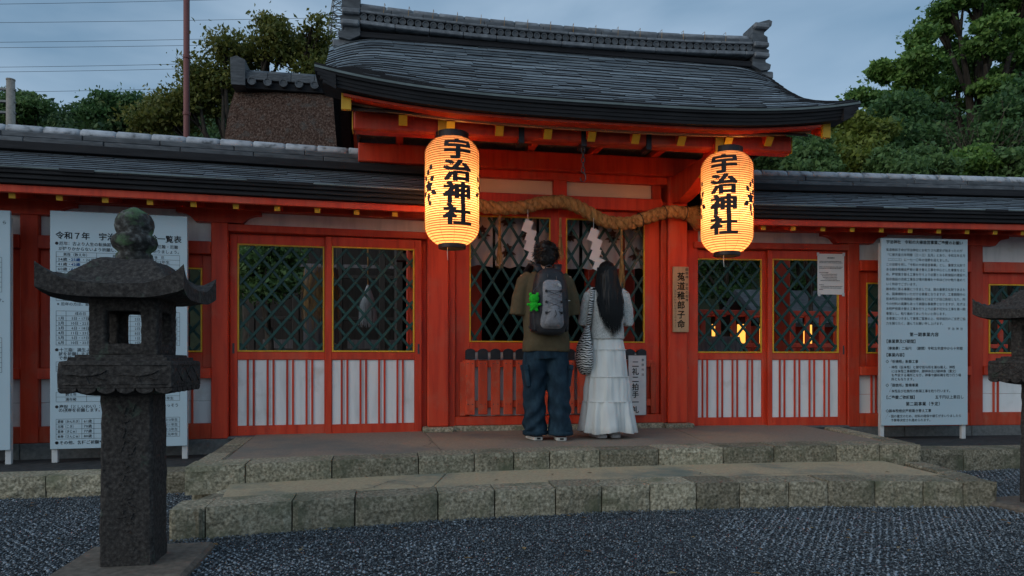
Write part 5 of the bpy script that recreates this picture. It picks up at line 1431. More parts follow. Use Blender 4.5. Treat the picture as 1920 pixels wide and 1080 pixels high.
# long straight hair
m = MB(); m.ell((0, .008, 1.475), (.083, .10, .104), 20, 14)
m.loft([ring((x, y, z), a, b, 20) for x, y, z, a, b in ((.0, -.015, 1.52, .068, .075), (.0, -.035, 1.44, .084, .075), (.0, -.055, 1.34, .086, .066), (.0, -.085, 1.24, .088, .050), (.005, -.105, 1.14, .078, .036), (.012, -.112, 1.06, .058, .026), (.018, -.115, 1.00, .035, .018))])
hm = fuse(m, .007, HAIR, 3, lambda c: .006 * mnoise.noise(Vector((c.x * 55, c.y * 55, c.z * 3))) + .003 * mnoise.noise(Vector((c.x * 120, c.y * 120, c.z * 4))))
hr = link('hair', hm, wom); m = MB()
for k in range(1500):
    a = rng.uniform(math.pi * .85, math.pi * 2.15); r = rng.uniform(.85, 1.12) if k % 9 else rng.uniform(1.1, 1.3)
    p0 = Vector((.085 * math.cos(a), .005 + .10 * math.sin(a), 1.46 + rng.uniform(-.02, .06)))
    xs = .090 * math.cos(a) * r + rng.uniform(-.012, .012); L = rng.uniform(.9, 1.17) - (.12 * abs(math.cos(a)))
    pts = [p0, Vector((xs, -.03 + .07 * math.sin(a) * r, 1.33)), Vector((xs * 1.06 + rng.uniform(-.01, .01), -.082 + .045 * math.sin(a) * r, 1.21)), Vector((xs * .85 + .012 + rng.uniform(-.02, .02), -.108 + .028 * math.sin(a) * r, 1.08)), Vector((xs * .55 + .02 + rng.uniform(-.03, .03), -.118 + .02 * math.sin(a), 1.56 - .60 * L))]
    for i in range(4):
        s = Vector((.0016, 0, 0)); w0, w1 = (1, 1, .9, .6)[i], (1, .9, .6, .1)[i]
        m.add([pts[i] - s * w0, pts[i] + s * w0, pts[i + 1] + s * w1, pts[i + 1] - s * w1], [(0, 1, 2, 3)])
ob('strands', m, HAIR, hr)
sneaker(wom, -.068, .0, R(8), SHOEG, SHOEG, False, .10); sneaker(wom, .072, .012, R(-6), SHOEG, SHOEG, False, .10)
# zebra bag
zb = thing('shoulder_bag', 'black and white zebra striped shoulder bag hanging from the person in the white skirt', 'bag', (1.925, 6.13, P0), R(-1))
m = MB(); m.loft([ring((-.205 + dx, -.02, z), a, b, 20) for z, a, b, dx in ((.56, .02, .03, -.0), (.575, .045, .075, -.002), (.63, .068, .125, -.008), (.72, .074, .15, -.010), (.80, .066, .14, -.006), (.88, .048, .105, .002), (.95, .03, .065, .012), (1.0, .018, .035, .020))])
link('bag_body', fuse(m, .008, ZEBRA, 3, lambda c: .006 * mnoise.noise(c * 11)), zb)
q = [(-.185, -.045, .97), (-.178, -.07, 1.08), (-.168, -.085, 1.19), (-.152, -.072, 1.29), (-.135, -.02, 1.335), (-.135, .05, 1.31), (-.15, .09, 1.2), (-.175, .05, 1.02), (-.188, .01, .96)]
rings = []; q = [Vector(p) for p in q]
for i, p in enumerate(q):
    t = (q[min(i + 1, len(q) - 1)] - q[max(i - 1, 0)]).normalized(); sd = Vector((1, .15, 0)); sd = (sd - t * sd.dot(t)).normalized(); nn = t.cross(sd)
    rings.append([p + sd * .019 + nn * .004, p - sd * .019 + nn * .004, p - sd * .019 - nn * .004, p + sd * .019 - nn * .004])
ob('strap', MB().loft(rings), ZEBRA, zb, True)

# ------------------------------------------------------------------ the precinct behind the wall
court = struct('courtyard', MB().add([(-9, 7.3, .29), (12, 7.3, .29), (12, 24, .29), (-9, 24, .29)], [(0, 1, 2, 3)]), SOIL)
# worship hall behind the gate
hall = thing('worship_hall', 'dark timber worship hall behind the gate, seen through the lattice', 'hall', (0, 0, 0))
ob('floor', MB().box(.1, 3.9, 9.6, 14.0, .3, .78, .02), WOODD, hall)
for x in (.35, 2.9, 3.8): ob('post', MB().box(x - .11, x + .11, 9.75, 9.97, .78, 3.3, .01), RED if x > 0 else WOODG, hall)
ob('back_wall', MB().box(.1, 3.9, 13.6, 13.8, .78, 3.4, .01), WOODD, hall); ob('side_wall', MB().box(.1, .2, 10.2, 13.7, .78, 3.4, .01), WOODD, hall); ob('side_wall', MB().box(3.8, 3.9, 10.2, 13.7, .78, 3.4, .01), WOODD, hall)
for z in (2.35, 2.62, 3.15): ob('beam', MB().box(.1, 3.9, 9.78, 9.94, z, z + .10, .008), WOODD if z < 3 else RED, hall)
ob('ceiling', MB().box(.1, 3.9, 9.7, 13.9, 3.4, 3.45, .004), WOODD, hall)
for i, x in enumerate((.8, 1.9, 3.2)): ob('offering_shelf', MB().box(x - .45, x + .45, 12.4, 12.9, 1.2, 1.26, .006).box(x - .42, x - .36, 12.45, 12.85, .78, 1.2, .004).box(x + .36, x + .42, 12.45, 12.85, .78, 1.2, .004), REDW, hall)
rr_ = []
def hall_roof(y): return 3.55 + 1.85 * max(0, 1 - abs(y - 11.7) / 3.2) ** 1.15
vs, fs = [], []
ny_ = 24
for i in range(2):
    x = (.1, 3.9)[i]
    for j in range(ny_ + 1): y = 8.5 + 6.4 * j / ny_; vs.append((x, y, hall_roof(y)))
for i in range(2):
    x = (.1, 3.9)[i]
    for j in range(ny_ + 1): y = 8.5 + 6.4 * j / ny_; vs.append((x, y, hall_roof(y) - .28))
for j in range(ny_): fs += [(j, ny_ + 1 + j, ny_ + 2 + j, j + 1), (2 * ny_ + 2 + j, 2 * ny_ + 3 + j, 3 * ny_ + 4 + j, 3 * ny_ + 3 + j), (j, j + 1, 2 * ny_ + 3 + j, 2 * ny_ + 2 + j), (ny_ + 2 + j, ny_ + 1 + j, 3 * ny_ + 3 + j, 3 * ny_ + 4 + j)]
fs += [(0, 2 * ny_ + 2, 3 * ny_ + 3, ny_ + 1), (ny_, 2 * ny_ + 1, 4 * ny_ + 3, 3 * ny_ + 2)]
ob('roof', MB().add(vs, fs), EAVE, hall)
# curtain with crests across the inside of the gate
m_, nt_, b_ = new('white curtain cloth'); b_.inputs['Base Color'].default_value = (.62, .58, .56, 1); b_.inputs['Roughness'].default_value = .9; CLOTH = m_
CREST = mat('brown crest print', [(.09, .035, .02), (.12, .05, .03)], .85, 20)
cur = thing('curtain', 'white curtain with brown flower crests hanging behind the gate lattice', 'curtain', (0, 7.22, 0))
m = None
for k in range(5):
    x0 = .62 + .46 * k; vs = []; fs = []
    for i in range(15):
        for j in range(9):
            x = x0 + .43 * i / 14; z = 2.66 - .70 * j / 8 + .0 * (i % 2); vs.append((x, .022 * math.sin(i * 1.35 + k) * (.3 + j / 8) , z + (.012 * math.sin(i * .8 + k) if j == 8 else 0)))
    for i in range(14):
        for j in range(8): a = i * 9 + j; fs.append((a, a + 1, a + 10, a + 9))
    pc_ = ob('panel', MB().add(vs, fs), CLOTH, cur, True)
    for (cx, cz, sc) in ((x0 + .12, 2.44, 1), (x0 + .32, 2.30, .95), (x0 + .12, 2.12, 1), (x0 + .34, 2.52, .8)):
        out = []
        def pet(a, L, W, ox=0, oz=0):
            n = 7; pts = [(L * i / (n - 1), W * math.sin(math.pi * (i / (n - 1)) ** .8)) for i in range(n)]; pts += [(L * (1 - i / (n - 1)), -W * math.sin(math.pi * (1 - i / (n - 1)) ** .8)) for i in range(1, n - 1)]
            out.append((np.array([(cx + ox + (p * math.cos(a) - w * math.sin(a)) * sc, cz + oz + (p * math.sin(a) + w * math.cos(a)) * sc) for p, w in pts]), [tuple(range(len(pts)))], 0))
        for i in range(5): pet(i * 1.2566 + 1.57, .05, .016, 0, .03)
        for a, L in ((-.3, .095), (3.44, .095), (-.95, .08), (4.09, .08), (-1.57, .07)): pet(a, L, .016, 0, -.01)
        lettering('crest', out, [CREST], pc_, lambda x, z: (x, -.03, z))
ob('curtain_rod', MB().tube([(.55, .0, 2.68), (2.95, 0, 2.68)], .014, 8), WOODD, cur)
for x in (.95, 2.45): tag(ob('inner_pillar', MB().box(x - .09, x + .09, 8.0, 8.18, .3, 3.0, .008), RED), 'red pillar behind the %s lattice screen of the gate' % ('left' if x < 1.5 else 'right'), 'pillar')
# grey weathered column and big straw tassel behind the left doors
gc = thing('weathered_column', 'weathered grey timber column behind the left lattice door', 'column', (-.74, 8.15, .29))
ob('shaft', MB().loft([ring((0, 0, z), a, a, 18) for z, a in ((0, .20), (1.5, .185), (1.72, .18))]), WOODG, gc, True)
m = MB()
for k in range(420):
    a = rng.uniform(0, 6.28); z0 = rng.uniform(1.35, 1.75); l = rng.uniform(.15, .45); r0 = .19
    p = Vector((r0 * math.cos(a), r0 * math.sin(a), z0)); d = Vector((math.cos(a) * .02 + rng.uniform(-.03, .03), math.sin(a) * .02, -l)); s = Vector((-math.sin(a), math.cos(a), 0)) * .004
    m.add([p - s, p + s, p + d + s * .3, p + d - s * .3], [(0, 1, 2, 3)])
ob('bark_strips', m, STRAW, gc)
ob('beam', MB().box(-.9, 1.7, -.06, .06, 1.98, 2.1, .01), WOODG, gc, rot=(0, 0, 0))
tt = thing('large_tassel', 'large pale straw tassel hanging behind the left lattice doors', 'tassel', (-.24, 8.5, 1.88))
m = MB()
for k in range(260):
    a = rng.uniform(0, 6.28); r1 = .10 * math.sqrt(rng.random()); l = rng.uniform(.38, .50)
    p = Vector((.012 * math.cos(a), .012 * math.sin(a), 0)); q = Vector((r1 * 1.0 * math.cos(a), r1 * math.sin(a), -l * .55)); e = Vector((r1 * 1.15 * math.cos(a), r1 * math.sin(a), -l)); s = Vector((-math.sin(a), math.cos(a), 0)) * .004
    m.add([p - s, p + s, q + s, q - s, e + s * .5, e - s * .5], [(0, 1, 2, 3), (3, 2, 4, 5)])
ob('straws', m, SIGNL, tt)['kind'] = 'stuff'; ob('cord', MB().tube([(0, 0, -.01), (0, 0, 1.0)], .008, 6), STRAW, tt)
tb = thing('offertory_table', 'low timber table behind the left lattice doors', 'table', (.05, 9.0, .29))
ob('top', MB().box(-.6, .6, -.2, .2, .62, .67, .006), WOODD, tb); ob('cloth', MB().box(-.58, .1, -.21, -.204, .4, .6, .002), WOODG, tb)
for x in (-.55, .55): ob('leg', MB().box(x - .03, x + .03, -.17, .17, 0, .62, .005), WOODD, tb)
# lit inner fence with lamps on the right
m_, nt_, b_ = new('lit lamp paper'); nt_.nodes.remove(b_)
em_ = N(nt_, 'Emission'); em_.inputs['Color'].default_value = (1, .42, .07, 1); em_.inputs['Strength'].default_value = 1.7
nt_.links.new(em_.outputs[0], nt_.nodes['Material Output'].inputs['Surface']); LAMP = m_
fi = thing('inner_fence', 'red inner fence with lamps behind the lattice doors on the right', 'fence', (0, 0, 0))
fy = 10.6
ob('top_rail', MB().box(3.6, 10.5, fy, fy + .08, 1.72, 1.80, .006), RED, fi); ob('middle_rail', MB().box(3.6, 10.5, fy, fy + .06, 1.20, 1.27, .006), RED, fi); ob('bottom_rail', MB().box(3.6, 10.5, fy, fy + .08, .42, .50, .006), RED, fi)
x = 3.62
while x < 10.5:
    ob('pale', MB().box(x - .04, x + .04, fy + .01, fy + .05, .3, 1.72, .004), RED, fi); x += .26
k = 0
for x in (4.35, 5.30, 5.75, 6.15, 6.95, 7.75, 8.6, 9.2):
    t = thing('standing_lamp', ('leftmost', 'second', 'third', 'fourth', 'fifth', 'sixth', 'seventh', 'rightmost')[k] + ' small lit lamp from the gate, behind the red inner fence', 'lamp', (x, fy + .35, .29), 0, 'small lit lamps behind the inner fence')
    k += 1; ob('post', MB().box(-.03, .03, -.03, .03, 0, .82, .004), RED, t); ob('paper_box', MB().box(-.05, .05, -.05, .05, .98, 1.30, .004), LAMP, t); ob('lamp_base', MB().box(-.052, .052, -.052, .052, .84, .978, .004), WOODD, t); ob('lamp_head', MB().box(-.06, .06, -.06, .06, 1.302, 1.42, .004), WOODD, t)
    ob('roof', MB().loft([[(-a, -a, z), (a, -a, z), (a, a, z), (-a, a, z)] for a, z in ((.12, 1.42), (.12, 1.44), (.02, 1.52))]), RED, t)
ip = thing('inner_pillar', 'dark red pillar behind the right lattice doors', 'pillar', (5.05, 8.6, .29))
ob('shaft', MB().box(-.1, .1, -.1, .1, .05, 2.6, .008), RED, ip); ob('base', MB().box(-.15, .15, -.15, .15, 0, .05, .01), GRAN, ip)
sh = thing('small_shrine', 'small side shrine with a grey roof beyond the inner fence', 'shrine', (8.3, 13.6, .0))
ob('wall', MB().box(-.9, .9, -.5, .7, .4, 1.7, .01), RED, sh); ob('base', MB().box(-1.1, 1.1, -.8, .9, 0, .4, .02), GRAN, sh)
ob('roof', MB().loft([[(x, -1.1, 1.72), (x, 0, 2.45), (x, 1.1, 1.72), (x, 1.05, 1.64), (x, 0, 2.33), (x, -1.05, 1.64)] for x in (-1.3, 1.3)]), TILED, sh)
tp = thing('grey_tarpaulin', 'grey cloth covered heap behind the right lattice door', 'tarpaulin', (3.85, 8.35, .29))
ob('cloth', MB().loft([[((.75 * (1 - .35 * u) + .03 * math.sin(a * 9)) * math.cos(a), (.35 * (1 - .35 * u) + .03 * math.sin(a * 7)) * math.sin(a), 1.0 * u) for a in [2 * math.pi * k / 40 for k in range(40)]] for u in (0, .3, .6, .85, .97, 1.0)]), WOODG, tp, True)

# thatched main hall roof rising behind the left wing
th = thing('thatched_hall', 'thick bark thatched hall roof with a tiled ridge, behind the left wall', 'hall', (0, 0, 0))
D = 13.5
A = at(432, 270, D); B = at(436, 150, D); Cc = at(640, 160, D); X0 = A.x - .16; X1 = X0 + 4.2; yb_ = A.y
vs, fs = [], []
nu, nv = 44, 22
for i in range(nu + 1):
    for j in range(nv + 1):
        u, v = i / nu, j / nv                              # u along the roof, v up the slope
        e = .22 * math.exp(-u * 9)
        x = X0 + .10 + (X1 - X0) * u + (.16 * v ** 3 - .20 * v) * math.exp(-u * 6); z = 4.35 + 2.3 * v - .16 * v * v; y = yb_ - .7 + 1.4 * v + e * 1.2
        k = .05 * mnoise.noise(Vector((x * 2.6, z * 2.6, 0))) + .03 * mnoise.noise(Vector((x * 9, z * 9, 2)))
        vs.append((x, y + k, z + k * .5))
for i in range(nu):
    for j in range(nv): a = i * (nv + 1) + j; fs.append((a, a + nv + 1, a + nv + 2, a + 1))
b = len(vs)
for j in range(nv + 1): p = vs[j]; vs.append((p[0] + .1, p[1] + 3.2 - 2.6 * j / nv, p[2]))
for j in range(nv): fs.append((j, j + 1, b + j + 1, b + j))
ob('thatch', MB().add(vs, fs), THATCH, th, True)
ob('wall', MB().box(X0 + .5, X1, yb_ + .2, yb_ + 2.2, .3, 4.6, .02), WOODD, th)
for i in range(5):
    x = X0 + .6 + .8 * i; ob('veranda_post', MB().box(x - .06, x + .06, yb_ - .35, yb_ - .23, .3, 4.0, .01), WOODD, th)
for z in (1.15, 1.75, 2.55, 2.75): ob('veranda_rail', MB().box(X0 + .5, X1, yb_ - .33, yb_ - .27, z, z + .07, .008), WOODD if z < 2.6 else WOODG, th)
ob('veranda_floor', MB().box(X0 + .4, X1, yb_ - .5, yb_ + .2, .85, .97, .01), WOODD, th)
for i in range(4): ob('paper_panel', MB().box(X0 + .72 + .8 * i, X0 + 1.34 + .8 * i, yb_ + .17, yb_ + .195, 1.0, 1.4, .004), WOODG, th)
zr = 6.50; yr = yb_ + .72
dy = 0
rg = ob('ridge', MB().box(X0 + .32, X1, yr - .16, yr + .3, zr - .12, zr + .04, .01), EAVE, th)
x = X0 + .30
while x < X1:
    ob('ridge_course_tile', MB().box(x + .003, x + .45, yr - .22, yr + .30, zr + .04, zr + .13, .01).box(x + .003, x + .45, yr - .18, yr + .26, zr + .131, zr + .21, .01), TILED, rg)
    ob('ridge_tile', MB().loft([[(xx, yr + .04 - .15 * math.cos(math.pi * q / 8), zr + .208 + .10 * math.sin(math.pi * q / 8)) for q in range(9)][::-1] for xx in (x + .003, x + .45)]), TILED, rg, True); x += .452
x = X0 + .46
while x < X1:
    ob('round_end_tile', MB().loft([[(x + r * math.cos(2 * math.pi * q / 14), y, zr + .0 + r * math.sin(2 * math.pi * q / 14)) for q in range(14)] for y, r in ((yr - .25, .04), (yr - .25, .055), (yr - .265, .06), (yr - .265, .08), (yr - .1, .08))]), TILED, rg); x += .30
ob('end_tile', MB().prism([(X0 + .08, zr - .1), (X0 + .06, zr + .42), (X0 + .18, zr + .47), (X0 + .34, zr + .40), (X0 + .34, zr - .1)], yr - .28, yr + .36, 'y'), TILED, rg)

# ------------------------------------------------------------------ trees
def leaves(centres, radii, n, size, aspect=.55, shell=.55, droop=0):
    """leaf quads spread through clumps: returns vertices and faces"""
    centres = np.array(centres); radii = np.array(radii, float); k = len(centres)
    w = radii.mean(1) ** 2; idx = nrg.choice(k, n, p=w / w.sum())
    d = nrg.normal(size=(n, 3)); d /= np.linalg.norm(d, axis=1)[:, None]
    r = shell + (1 - shell) * nrg.random(n) ** .5; r = np.where(nrg.random(n) < .62, np.minimum(np.abs(nrg.normal(0, .62, n)), 1.55), r)
    P = centres[idx] + d * r[:, None] * radii[idx]
    a = nrg.normal(size=(n, 3)) * .8 + d * .3; a[:, 2] += .1 - droop; a /= np.linalg.norm(a, axis=1)[:, None]
    b = np.cross(a, d + nrg.normal(size=(n, 3)) * .7); b /= np.linalg.norm(b, axis=1)[:, None] + 1e-9
    s = size * nrg.choice((.5, .75, 1.0, 1.2, 1.5), n)[:, None]
    c = np.cross(a, b) * s * .12
    V = np.stack([P - a * s * .5, P + b * s * aspect * .5 + c, P + a * s * .5, P - b * s * aspect * .5 + c], 1).reshape(-1, 3)
    F = np.arange(n * 4).reshape(-1, 4); return V, F
def clumps(blobs, per, r):
    """break big volumes into smaller overlapping leaf clumps near their surface"""
    cs, rs = [], []
    for (c, R_, wt) in blobs:
        c = np.array(c); R_ = np.array(R_ if hasattr(R_, '__len__') else (R_, R_, R_), float)
        for k in range(max(3, int(per * wt))):
            d = nrg.normal(size=3); d /= np.linalg.norm(d); q = nrg.uniform(.35, 1.12)
            cs.append(c + d * q * R_); f = nrg.choice((.45, .7, 1.0, 1.3)) * r; g_ = nrg.uniform(.8, 1.6); rs.append((f * g_, f * g_, f * nrg.uniform(.5, .9)))
    return cs, rs
def tree(name, label, base, blobs, per, cr_, n, size, lm, group, trunk_r=.25, top=None, cat='tree', limbs=9, twigs=0):
    base = Vector(base); t = thing(name, label, cat, base, 0, group)
    loc = [(np.array(c) - np.array(base), R_, w) for c, R_, w in blobs]
    cs, rs = clumps(loc, per, cr_)
    V, F = leaves(cs, rs, n, size)
    link('crown', npmesh('crown', V, F, lm), t)
    m = MB(); allc = np.array([c for c, _, _ in loc]); cen = allc.mean(0); tz = max(.6, cen[2] * .55)
    fork = Vector((cen[0] * .35, cen[1] * .35, tz))
    m.tube([(0, 0, -.2), (fork.x * .3 + trunk_r * .3, fork.y * .3, tz * .4), fork], [trunk_r * 1.25, trunk_r, trunk_r * .72], 10)
    order = sorted(range(len(loc)), key=lambda i: -loc[i][2])[:limbs]
    for i in order:
        c = Vector(loc[i][0]); mid = fork.lerp(c, .55) + Vector((rng.uniform(-.3, .3), rng.uniform(-.3, .3), rng.uniform(0, .4)))
        m.tube([fork - Vector((0, 0, .3)), fork.lerp(mid, .5) + Vector((0, 0, .1)), mid, c], [trunk_r * .6, trunk_r * .42, trunk_r * .26, trunk_r * .07], 7)
        Rr = loc[i][1]; Rr = max(Rr) if hasattr(Rr, '__len__') else Rr
        for k in range(7):
            e = c + Vector(nrg.normal(size=3)).normalized() * Rr * rng.uniform(.5, 1.0)
            m.tube([mid.lerp(c, .6), c.lerp(e, .55) + Vector((0, 0, .05)), e], [trunk_r * .16, trunk_r * .09, trunk_r * .02], 5)
    ob('trunk', m, BARK, t, True)
    return t
def blobs_at(lst, D):
    """(px, py, r px, depth jitter)"""
    return [(at(x, y, D + dj), r * .90 * (D + dj) / FPX, r / 60) for x, y, r, dj in lst]
GR = 'trees on the slope behind the right wall'
D = 17.0
tree('camphor_tree', 'tall spreading green tree, the largest, behind the right wall', at(1860, 675, D) - Vector((0, 0, 1)), blobs_at([(1702, 128, 34, 0), (1668, 148, 26, .5), (1728, 75, 34, -.4), (1760, 45, 34, .3), (1790, 12, 34, 0), (1828, -12, 46, 0), (1880, 20, 54, .5), (1845, 70, 42, -.8), (1905, 95, 46, .4), (1800, 95, 40, .6), (1660, 190, 24, .2), (1615, 180, 18, 0), (1735, 120, 34, -.6), (1702, 185, 36, .4), (1755, 165, 24, 0), (1830, 135, 40, .5), (1875, 165, 40, -.4), (1925, 180, 46, 0), (1650, 130, 17, .3), (1765, 200, 30, 1), (1840, -60, 60, 0), (1930, -20, 60, 0), (1950, 60, 60, .6), (1885, 60, 34, -.8), (1900, 140, 30, 1)], D), 14, .21, 84000, .10, LEAF1, GR, .28, limbs=16)
D = 15.5
tree('evergreen_tree', 'dark evergreen tree low behind the right end of the gate eave', at(1700, 675, D) - Vector((0, 0, 1)), blobs_at([(1690, 215, 44, 0), (1740, 235, 44, .5), (1650, 240, 36, .3), (1720, 262, 40, 0), (1680, 275, 40, -.5), (1765, 275, 34, .6)], D), 15, .34, 24000, .10, LEAF2, GR, .2)
D = 14.2
tree('yellow_green_tree', 'yellowish green small tree beside the gate eave on the right', at(1610, 675, D) - Vector((0, 0, 1)), blobs_at([(1612, 238, 24, 0), (1590, 258, 26, .2), (1640, 262, 24, .3), (1625, 285, 28, 0), (1568, 285, 24, 0)], D), 14, .26, 11000, .10, LEAF3, GR, .09)
D = 15.0
tree('evergreen_tree', 'dark green bushy tree at the right edge behind the wall roof', at(1905, 675, D) - Vector((0, 0, 1)), blobs_at([(1880, 215, 38, 0), (1915, 240, 44, .4), (1870, 265, 36, -.3), (1940, 200, 44, .2), (1900, 292, 34, 0), (1955, 280, 44, 0)], D), 15, .34, 22000, .10, LEAF2, GR, .18)
# tangle of bare branches
bt = thing('bare_shrub', 'tangle of bare brown branches between the trees on the right', 'shrub', at(1825, 300, 14.6) - Vector((0, 0, 1.2)))
m = MB()
for k in range(150):
    a = rng.uniform(-1.3, 1.3); p = Vector((rng.uniform(-.3, .3), rng.uniform(-.3, .3), .2)); path = [p]; d = Vector((math.sin(a) * .8, rng.uniform(-.4, .4), 1.0)).normalized(); L = rng.uniform(.9, 2.3)
    for i in range(6): d = (d + Vector((rng.uniform(-.35, .35), rng.uniform(-.35, .35), rng.uniform(-.3, .15)))).normalized(); p = p + d * L / 6; path.append(p)
    m.tube(path, [.012, .010, .008, .006, .005, .004, .0025], 4)
ob('branches', m, mat('bare twig', [(.09, .065, .05), (.15, .115, .09)], .9, 10), bt)
GS = 'shrubs along the slope behind the right wall'
sh_l = ['leafy shrub behind the wall roof, next to the right paper lantern', 'feathery shrub second from the gate along the right wall roof', 'pale green shrub above the middle of the right wall roof', 'shrub above the right notice board, behind the wall roof', 'shrub under the bare branches behind the right wall roof', 'bright leafy shrub near the right end of the wall roof', 'shrub at the right edge of the photo above the wall roof']
for k, (x, y, r) in enumerate(((1452, 300, 34), (1520, 294, 36), (1590, 304, 34), (1665, 305, 34), (1740, 303, 34), (1815, 306, 34), (1895, 312, 34))):
    D = 12.6 + .25 * (k % 3); tree('shrub', sh_l[k], at(x, 675, D) - Vector((0, 0, .9)), blobs_at([(x, y, r, 0), (x - 26, y + 14, r * .8, .2), (x + 24, y + 10, r * .8, -.2), (x + 4, y + 40, r, .1), (x - 10, y + 70, r, 0), (x, y + 110, r, 0)], D), 12, .20, 8500, .085, LEAF5 if k not in (2, 5) else LEAF3 if k == 2 else LEAF1, GS, .05, cat='shrub', limbs=4)
# the wooded slope behind them all, and the far hill on the left
def hill(name, pts, depth, mt):
    m = MB(); n = len(pts)
    vs = [p for p in pts] + [(p[0] * 1.0, p[1] + depth, p[2] * .95) for p in pts] + [(p[0], p[1] - 6, -.5) for p in pts]
    fs = [(i, i + 1, n + i + 1, n + i) for i in range(n - 1)] + [(2 * n + i, 2 * n + i + 1, i + 1, i) for i in range(n - 1)]
    return struct(name, m.add(vs, fs), mt)
HG = mat('wooded ground', [(.012, .02, .010), (.03, .042, .02)], .95, 2, 6)
hill('hill', [at(x, y + 26, 60) for x, y in ((-420, 120), (-150, 150), (0, 176), (80, 190), (160, 198), (260, 200), (340, 190), (460, 178), (620, 170), (800, 170), (1000, 190))], 40, HG)
hill('hillside', [at(x, y, 24) for x, y in ((500, 330), (900, 330), (1150, 320), (1330, 300), (1430, 275), (1560, 262), (1700, 255), (1850, 240), (2000, 215), (2300, 160))], 20, HG)
def wood(name, label, pts, rr2, n, size, lm):
    cs = []; rs = []
    for p, r in zip(pts, rr2):
        for k in range(7):
            d = nrg.normal(size=3); d /= np.linalg.norm(d); cs.append(np.array(p) + d * r * .7 * nrg.uniform(.4, 1)); f = r * nrg.uniform(.35, .6); rs.append((f * 1.2, f * 1.2, f * .85))
    V, F = leaves(cs, rs, n, size); o = link(name, npmesh(name, V, F, lm)); o['kind'] = 'stuff'; o['label'] = label; o['category'] = 'wood'; return o
pts, rr2 = [], []
for k in range(420):
    x = rng.uniform(-260, 700); D = rng.uniform(50, 60)
    top = np.interp(x, (-420, -150, 0, 45, 90, 180, 300, 380, 460, 620, 800), (120, 150, 168, 176, 192, 200, 190, 172, 168, 165, 165))
    y = rng.uniform(top + 12, 290); pts.append(at(x, y, D - (y - top) * .07)); rr2.append(rng.uniform(.9, 1.6))
wood('far_wood', 'dark wooded hill far behind the left wall', pts, rr2, 130000, .30, LEAF6)
pts, rr2 = [], []
for k in range(280):
    x = rng.uniform(1180, 2250); D = rng.uniform(19, 23); top = np.interp(x, (1330, 1430, 1560, 1700, 1850, 2000, 2300), (292, 262, 245, 235, 215, 190, 140))
    pts.append(at(x, rng.uniform(top + 5, 360), D)); rr2.append(rng.uniform(.6, 1.0))
wood('slope_wood', 'dark wood on the slope behind the trees at the right', pts, rr2, 85000, .16, LEAF2)
GL = 'trees standing out on the far hill'
for k, (x, y, r, lb) in enumerate(((42, 186, 22, 'bright green tree on the far hill beside the concrete pole'), (195, 192, 20, 'round tree on the far hill left of the red pole'), (265, 192, 17, 'dark pine-like tree on the far hill skyline, nearest the red pole'))):
    D = 47; tree('hill_tree', lb, at(x, 250, D) - Vector((0, 0, 6)), blobs_at([(x, y, r, 0), (x - r, y + 10, r * .7, 0), (x + r, y + 12, r * .7, 0), (x, y + 24, r, 0)], D), 10, .65, 6000, .24, LEAF5 if k == 0 else LEAF2, GL, .2, limbs=4)
D = 16.5
tree('cherry_tree', 'cherry tree with thinning yellow green leaves beside the red pole', at(470, 675, D) - Vector((0, 0, 1)), blobs_at([(585, 62, 34, 0), (540, 80, 36, .4), (500, 100, 36, 0), (455, 112, 34, .5), (418, 140, 34, 0), (385, 165, 34, .4), (520, 60, 26, 0), (600, 95, 34, .6), (350, 200, 38, 0), (400, 205, 44, .5), (300, 215, 30, .4), (330, 235, 40, 0), (450, 165, 38, 1.2), (420, 90, 16, 0), (365, 140, 14, 0), (500, 45, 14, 0), (270, 235, 26, 0), (595, 135, 30, 0)], D), 12, .36, 30000, .095, LEAF4, None, .20, limbs=18)
D = 11.5
tree('garden_tree', 'leafy green tree inside the precinct, seen through the left lattice doors', at(505, 675, D) - Vector((0, 0, .7)), blobs_at([(500, 480, 40, 0), (535, 500, 40, .3), (470, 500, 40, .2), (505, 520, 34, 0)], D), 14, .25, 9000, .08, LEAF5, None, .08, limbs=4)
for k, (x, lb) in enumerate(((1360, 'leafy tree behind the left leaf of the right lattice doors'), (1500, 'leafy tree behind the right leaf of the right lattice doors'))):
    D = 15.5 + k; tree('garden_tree', lb, at(x, 675, D) - Vector((0, 0, .7)), blobs_at([(x, 440, 50, 0), (x + 50, 480, 46, .5), (x - 40, 490, 46, .5), (x + 10, 530, 40, 0), (x, 390, 50, 0)], D), 14, .3, 9000, .10, LEAF2, 'trees inside the precinct', .1, limbs=4)

# ------------------------------------------------------------------ poles, pylon and cables
p0 = at(350, 300, 12.5)
rp_ = thing('steel_pole', 'tall rust red steel pole rising behind the left wall', 'pole', (p0.x, p0.y, .3))
ob('shaft', MB().tube([(0, 0, 0), (0, 0, 4.5), (-.012, 0, 10)], [.058, .052, .044], 14), POLE, rp_, True)
ob('clips', MB().tube([(.05, -.03, 3.6), (.055, -.03, 10)], .006, 5), WIRE, rp_)
for z in (4.0, 5.0, 6.0): ob('band', MB().lathe([(.06, z), (.062, z + .01), (.062, z + .05), (.06, z + .06)], 14), POLE, rp_)
p0 = at(20, 300, 26)
up = thing('utility_pole', 'weathered concrete utility pole at the left edge', 'utility pole', (p0.x, p0.y, 0))
zt = at(20, 150, 26).z
ob('shaft', MB().tube([(0, 0, 0), (0, 0, zt)], [.20, .14], 14), CONC, up, True); ob('cap', MB().lathe([(.15, zt - .02), (.15, zt + .03), (.05, zt + .05)], 14), CONC, up)
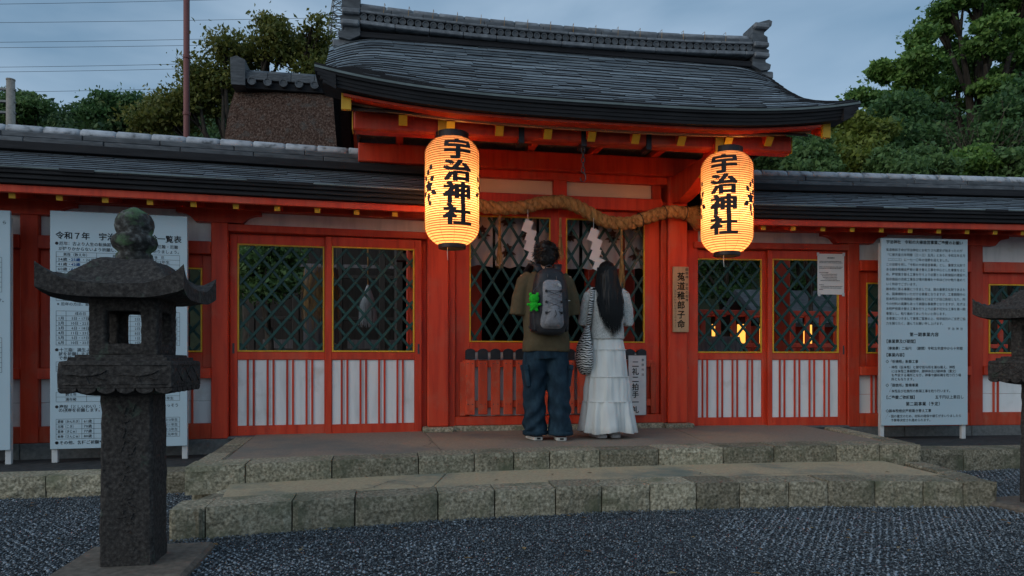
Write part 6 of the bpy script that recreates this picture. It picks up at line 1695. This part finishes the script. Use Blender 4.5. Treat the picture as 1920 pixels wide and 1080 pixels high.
for z in (zt - .35, zt - .8, zt - 1.2):
    ob('crossarm', MB().box(-.9, .16, -.06, .06, z - .04, z + .04, .006), STEEL, up)
    for x in (-.75, -.45): ob('insulator', MB().lathe([(.02, 0), (.05, .02), (.03, .05), (.05, .07), (.03, .10), (.045, .12), (.01, .15)], 10, (x, 0, z + .04)), SIGNB, up, True)
def cable(label, a, b, sag, r, grp):
    pts = [a.lerp(b, i / 24) - Vector((0, 0, sag * 4 * (i / 24) * (1 - i / 24))) for i in range(25)]
    return tag(ob('power_line', MB().tube(pts, r, 5), WIRE), label, 'cable', grp)
GC = 'power lines across the sky'
for k, (y0, y1, x1, lb) in enumerate(((6, -2, 420, 'topmost power line crossing the sky at the left'), (40, 32, 640, 'power line running to the pylon insulator'), (77, 70, 480, 'power line in the upper pair left of the red pole, upper one'), (86, 82, 480, 'power line in the upper pair left of the red pole, lower one'), (123, 119, 340, 'power line in the lower pair left of the red pole, upper one'), (132, 128, 340, 'power line in the lower pair left of the red pole, lower one'), (170, 166, 290, 'lowest power line just above the far hill'))):
    cable(lb, at(-300, y0 + 4, 74), at(x1 + 60, y1 - .5, 78), .15, .021, None)
pb = at(635, 60, 80)
py_ = thing('pylon', 'steel lattice pylon behind the ridge end of the gate roof', 'pylon', (pb.x, pb.y, 0))
zt = at(635, -30, 80).z; z0 = at(635, 80, 80).z
for sx in (-1, 1):
    for sy in (-1, 1): ob('leg', MB().tube([(sx * 1.9, sy * 1.9, 0), (sx * 1.15, sy * 1.15, z0), (sx * .35, sy * .35, zt)], [.12, .09, .06], 6), STEEL, py_)
nseg = 9
for i in range(nseg):
    za, zb = z0 + (zt - z0) * i / nseg, z0 + (zt - z0) * (i + 1) / nseg
    wa, wb = 1.15 - .8 * i / nseg, 1.15 - .8 * (i + 1) / nseg
    m = MB()
    for s in (-1, 1):
        m.tube([(-wa, s * wa, za), (wb, s * wb, zb)], .04, 4); m.tube([(wa, s * wa, za), (-wb, s * wb, zb)], .04, 4); m.tube([(s * wa, -wa, za), (s * wb, wb, zb)], .04, 4); m.tube([(-wa, s * wa, za), (wa, s * wa, za)], .04, 4)
    ob('bracing', m, STEEL, py_)
zc = at(635, 30, 80).z
ob('crossarm', MB().tube([(-1.6, 0, zc), (1.6, 0, zc)], .07, 5), STEEL, py_)
m = MB()
for i in range(9): m.ell((-1.6 - .16 * i, 0, zc - .1), (.05, .16, .16), 10, 6)
ob('insulator_string', m, WIRE, py_)
bpy.data.objects.remove(_fo); bpy.data.scenes.remove(WS)
